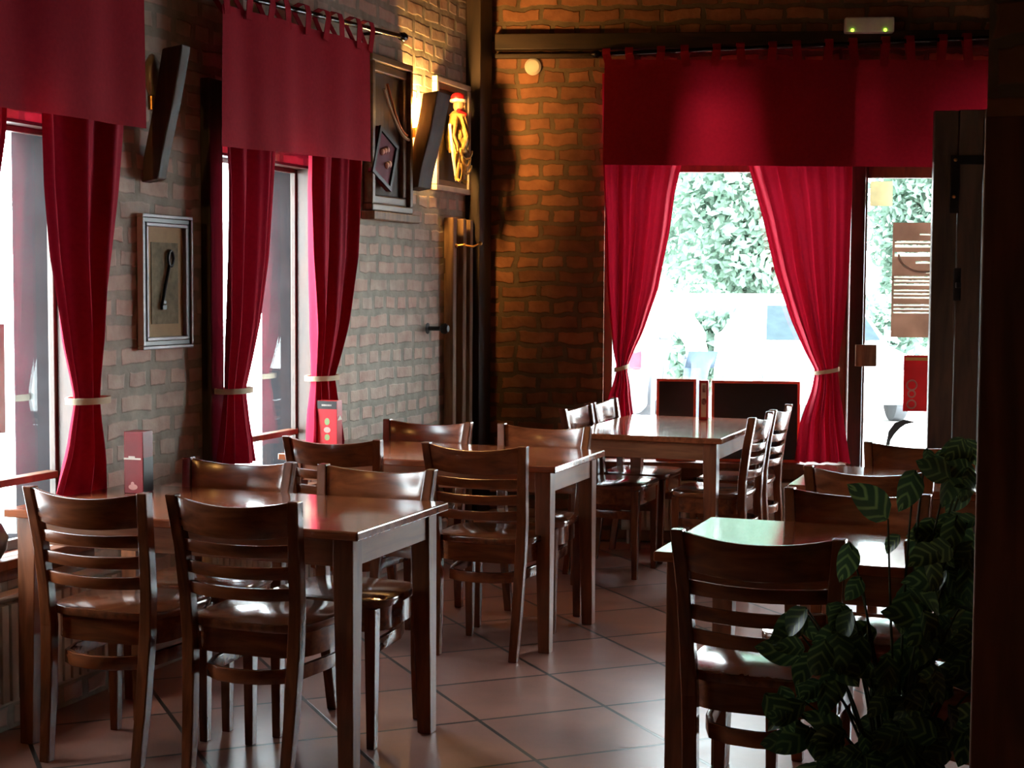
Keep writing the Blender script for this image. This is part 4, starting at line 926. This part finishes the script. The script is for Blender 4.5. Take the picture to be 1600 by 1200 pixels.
# person outside in white shirt and blue jeans, leaning forward
def person():
    pr = empty('person', VP(1.80, 15.5, GZ), CA-1.3); tag(pr, 'person outside in white shirt and blue jeans leaning forward', 'person')
    def skin(name, pts, edges, m, parent, root=0, sub=2):
        me = bpy.data.meshes.new(name); me.from_pydata([p[:3] for p in pts], edges, []); o = bpy.data.objects.new(name, me); C.objects.link(o)
        o.parent = parent; me.materials.append(m)
        sk = o.modifiers.new('Skin', 'SKIN')
        for i, p in enumerate(pts):
            me.skin_vertices[0].data[i].radius = (p[3], p[4] if len(p) > 4 else p[3])
        me.skin_vertices[0].data[root].use_root = True
        s = o.modifiers.new('Subdivision', 'SUBSURF'); s.levels = sub; s.render_levels = sub
        for q in me.polygons: q.use_smooth = True
        sk.use_smooth_shade = True
        return o
    # x: to the person's left, -y: forward
    body = [(0,0.10,0.95,0.13,0.11),(0,0.02,1.12,0.12,0.10),(0,-0.16,1.30,0.15,0.11),(0,-0.27,1.40,0.10,0.08),(0,-0.33,1.45,0.05),(0,-0.38,1.52,0.085,0.095),(0,-0.40,1.60,0.075,0.085),
            (0.18,-0.24,1.38,0.055),(0.21,-0.40,1.14,0.042),(0.17,-0.60,0.98,0.034),(0.16,-0.68,0.94,0.036),(-0.18,-0.24,1.38,0.055),(-0.21,-0.40,1.14,0.042),(-0.17,-0.60,0.98,0.034),(-0.16,-0.68,0.94,0.036),
            (0.10,0.08,0.86,0.085),(0.11,0.02,0.48,0.058),(0.11,0.08,0.10,0.040),(0.11,-0.08,0.04,0.035),(-0.10,0.08,0.86,0.085),(-0.12,0.04,0.48,0.058),(-0.12,0.10,0.10,0.040),(-0.12,-0.06,0.04,0.035)]
    ed = [(0,1),(1,2),(2,3),(3,4),(4,5),(5,6),(3,7),(7,8),(8,9),(9,10),(3,11),(11,12),(12,13),(13,14),(0,15),(15,16),(16,17),(17,18),(0,19),(19,20),(20,21),(21,22)]
    skin('body', body, ed, M['skin'], pr)
    for s in (1, -1):
        for k in range(5):
            x0 = s*0.16+(k-2)*0.014; th = k == (0 if s > 0 else 4)
            pts = [(x0, -0.69, 0.935, 0.010), (x0, -0.735 if not th else -0.71, 0.915, 0.009), (x0, -0.765+abs(k-2)*0.006 if not th else -0.725, 0.885, 0.008)]
            skin('finger', pts, [(0,1),(1,2)], M['skin'], pr, sub=1)
    sh = [(0,0.09,0.96,0.155,0.135),(0,0.02,1.12,0.145,0.125),(0,-0.16,1.30,0.175,0.135),(0,-0.27,1.395,0.115,0.10),(0.18,-0.24,1.38,0.075),(0.205,-0.36,1.20,0.062),(-0.18,-0.24,1.38,0.075),(-0.205,-0.36,1.20,0.062)]
    skin('shirt', sh, [(0,1),(1,2),(2,3),(3,4),(4,5),(3,6),(6,7)], M['shirt'], pr)
    je = [(0,0.10,0.95,0.15,0.13),(0.10,0.08,0.84,0.105),(0.11,0.02,0.48,0.078),(0.11,0.08,0.09,0.062),(-0.10,0.08,0.84,0.105),(-0.12,0.04,0.48,0.078),(-0.12,0.10,0.09,0.062)]
    skin('jeans', je, [(0,1),(1,2),(2,3),(0,4),(4,5),(5,6)], M['jeans'], pr)
    m = MB(); m.sphere((0, -0.375, 1.60), 0.105, 14, (0.95, 1.05, 0.95)); m.build('hair', M['hair'], pr, smooth=True)
    m = MB(); m.sphere((0.035, -0.475, 1.565), 0.011, 8); m.sphere((-0.035, -0.475, 1.565), 0.011, 8); m.build('eyes', M['blackcard'], pr, smooth=True)
    m = MB(); m.tube([(0, -0.475, 1.56), (0, -0.50, 1.53), (0, -0.485, 1.52)], [0.010, 0.014, 0.009], 6); m.build('nose', M['skin'], pr, smooth=True)
    for s in (1, -1):
        m = MB(); m.box((s*0.11-0.045, -0.16, 0.0), (s*0.11+0.045, 0.14, 0.07)); m.build('shoe', M['tyre'], pr, 0.02)
M['skin'] = plain('skin', (0.55, 0.36, 0.27), 0.5, var=0.05); M['shirt'] = plain('white_shirt', (0.78, 0.78, 0.78), 0.8, var=0.04); M['jeans'] = plain('blue_jeans', (0.035, 0.056, 0.085), 0.8); M['hair'] = plain('brown_hair', (0.10, 0.07, 0.05), 0.6)
person()
M['leafblack'] = plain('near_black_leaf', (0.006, 0.006, 0.006), 0.9, 0.02)
# dark bent leaf plant outside the door
pp = empty('leaf_plant', VP(2.66, 10.6, GZ)); tag(pp, 'single dark bent leaf in a white planter outside the door', 'plant')
m = MB(); m.lathe([(0.001, 0), (0.14, 0), (0.17, 0.40), (0.15, 0.40), (0.13, 0.36), (0.001, 0.36)], (0, 0, 0), 20); m.build('planter', M['whitewall'], pp, smooth=True)
q = lambda x, z: Vector(rt*x)+Vector((0, 0, z))
m = MB(); m.tube([q(-0.06, 0.36), q(-0.055, 0.48), q(-0.045, 0.53)], 0.014, 6); m.build('stalk', M['leafblack'], pp, smooth=True)
m = MB(); m.bar([q(-0.05, 0.51), q(-0.03, 0.57), q(0.01, 0.62), q(0.06, 0.645), q(0.12, 0.645)], 0.02, [0.02, 0.045, 0.05, 0.035, 0.006], up=(-0.5, 0, 1)); m.build('leaf_blade', M['leafblack'], pp, smooth=True)

# ------------------------------------------------------------------ light
wd = bpy.data.worlds.new('sky'); SC.world = wd; wd.use_nodes = True
nt = wd.node_tree
for n in list(nt.nodes): nt.nodes.remove(n)
out = N(nt, 'ShaderNodeOutputWorld'); bg = N(nt, 'ShaderNodeBackground'); bg.inputs['Strength'].default_value = 22.0
tc = N(nt, 'ShaderNodeTexCoord'); sp = N(nt, 'ShaderNodeSeparateXYZ'); L(nt, tc.outputs['Generated'], sp.inputs[0])
r = N(nt, 'ShaderNodeValToRGB'); r.color_ramp.elements[0].position = 0.0; r.color_ramp.elements[1].position = 0.6
r.color_ramp.elements[0].color = (0.95, 0.98, 1.0, 1); r.color_ramp.elements[1].color = (0.80, 0.90, 1.0, 1)
L(nt, sp.outputs[2], r.inputs[0]); L(nt, r.outputs[0], bg.inputs['Color']); L(nt, bg.outputs[0], out.inputs['Surface'])

# ------------------------------------------------------------------ camera
cam = bpy.data.cameras.new('camera'); co = bpy.data.objects.new('camera', cam); C.objects.link(co); SC.camera = co
cam.sensor_width = 36; cam.lens = 36*2400/1600; cam.clip_end = 200; cam.clip_start = 0.05
pt = math.atan(150/2400); rl = 0.006
F = Vector((-math.sin(CA)*math.cos(pt), math.cos(CA)*math.cos(pt), -math.sin(pt)))
R0 = Vector((math.cos(CA), math.sin(CA), 0)); U0 = R0.cross(F)
R = R0*math.cos(rl)+U0*math.sin(rl); U = -R0*math.sin(rl)+U0*math.cos(rl)
co.matrix_world = Matrix(((R.x, U.x, -F.x, CAM.x), (R.y, U.y, -F.y, CAM.y), (R.z, U.z, -F.z, CAM.z), (0, 0, 0, 1)))
vs = SC.view_settings
SC.display_settings.display_device = 'sRGB'
vs.view_transform = 'Standard'; vs.look = 'None'; vs.gamma = 1.0; vs.exposure = 0.55; vs.use_curve_mapping = False
SC.cycles.max_bounces = 10; SC.cycles.diffuse_bounces = 5; SC.cycles.glossy_bounces = 5; SC.cycles.transparent_max_bounces = 16; SC.cycles.transmission_bounces = 6
SC.cycles.sample_clamp_indirect = 8.0; SC.cycles.use_denoising = True
SC.cycles.caustics_reflective = False; SC.cycles.caustics_refractive = False
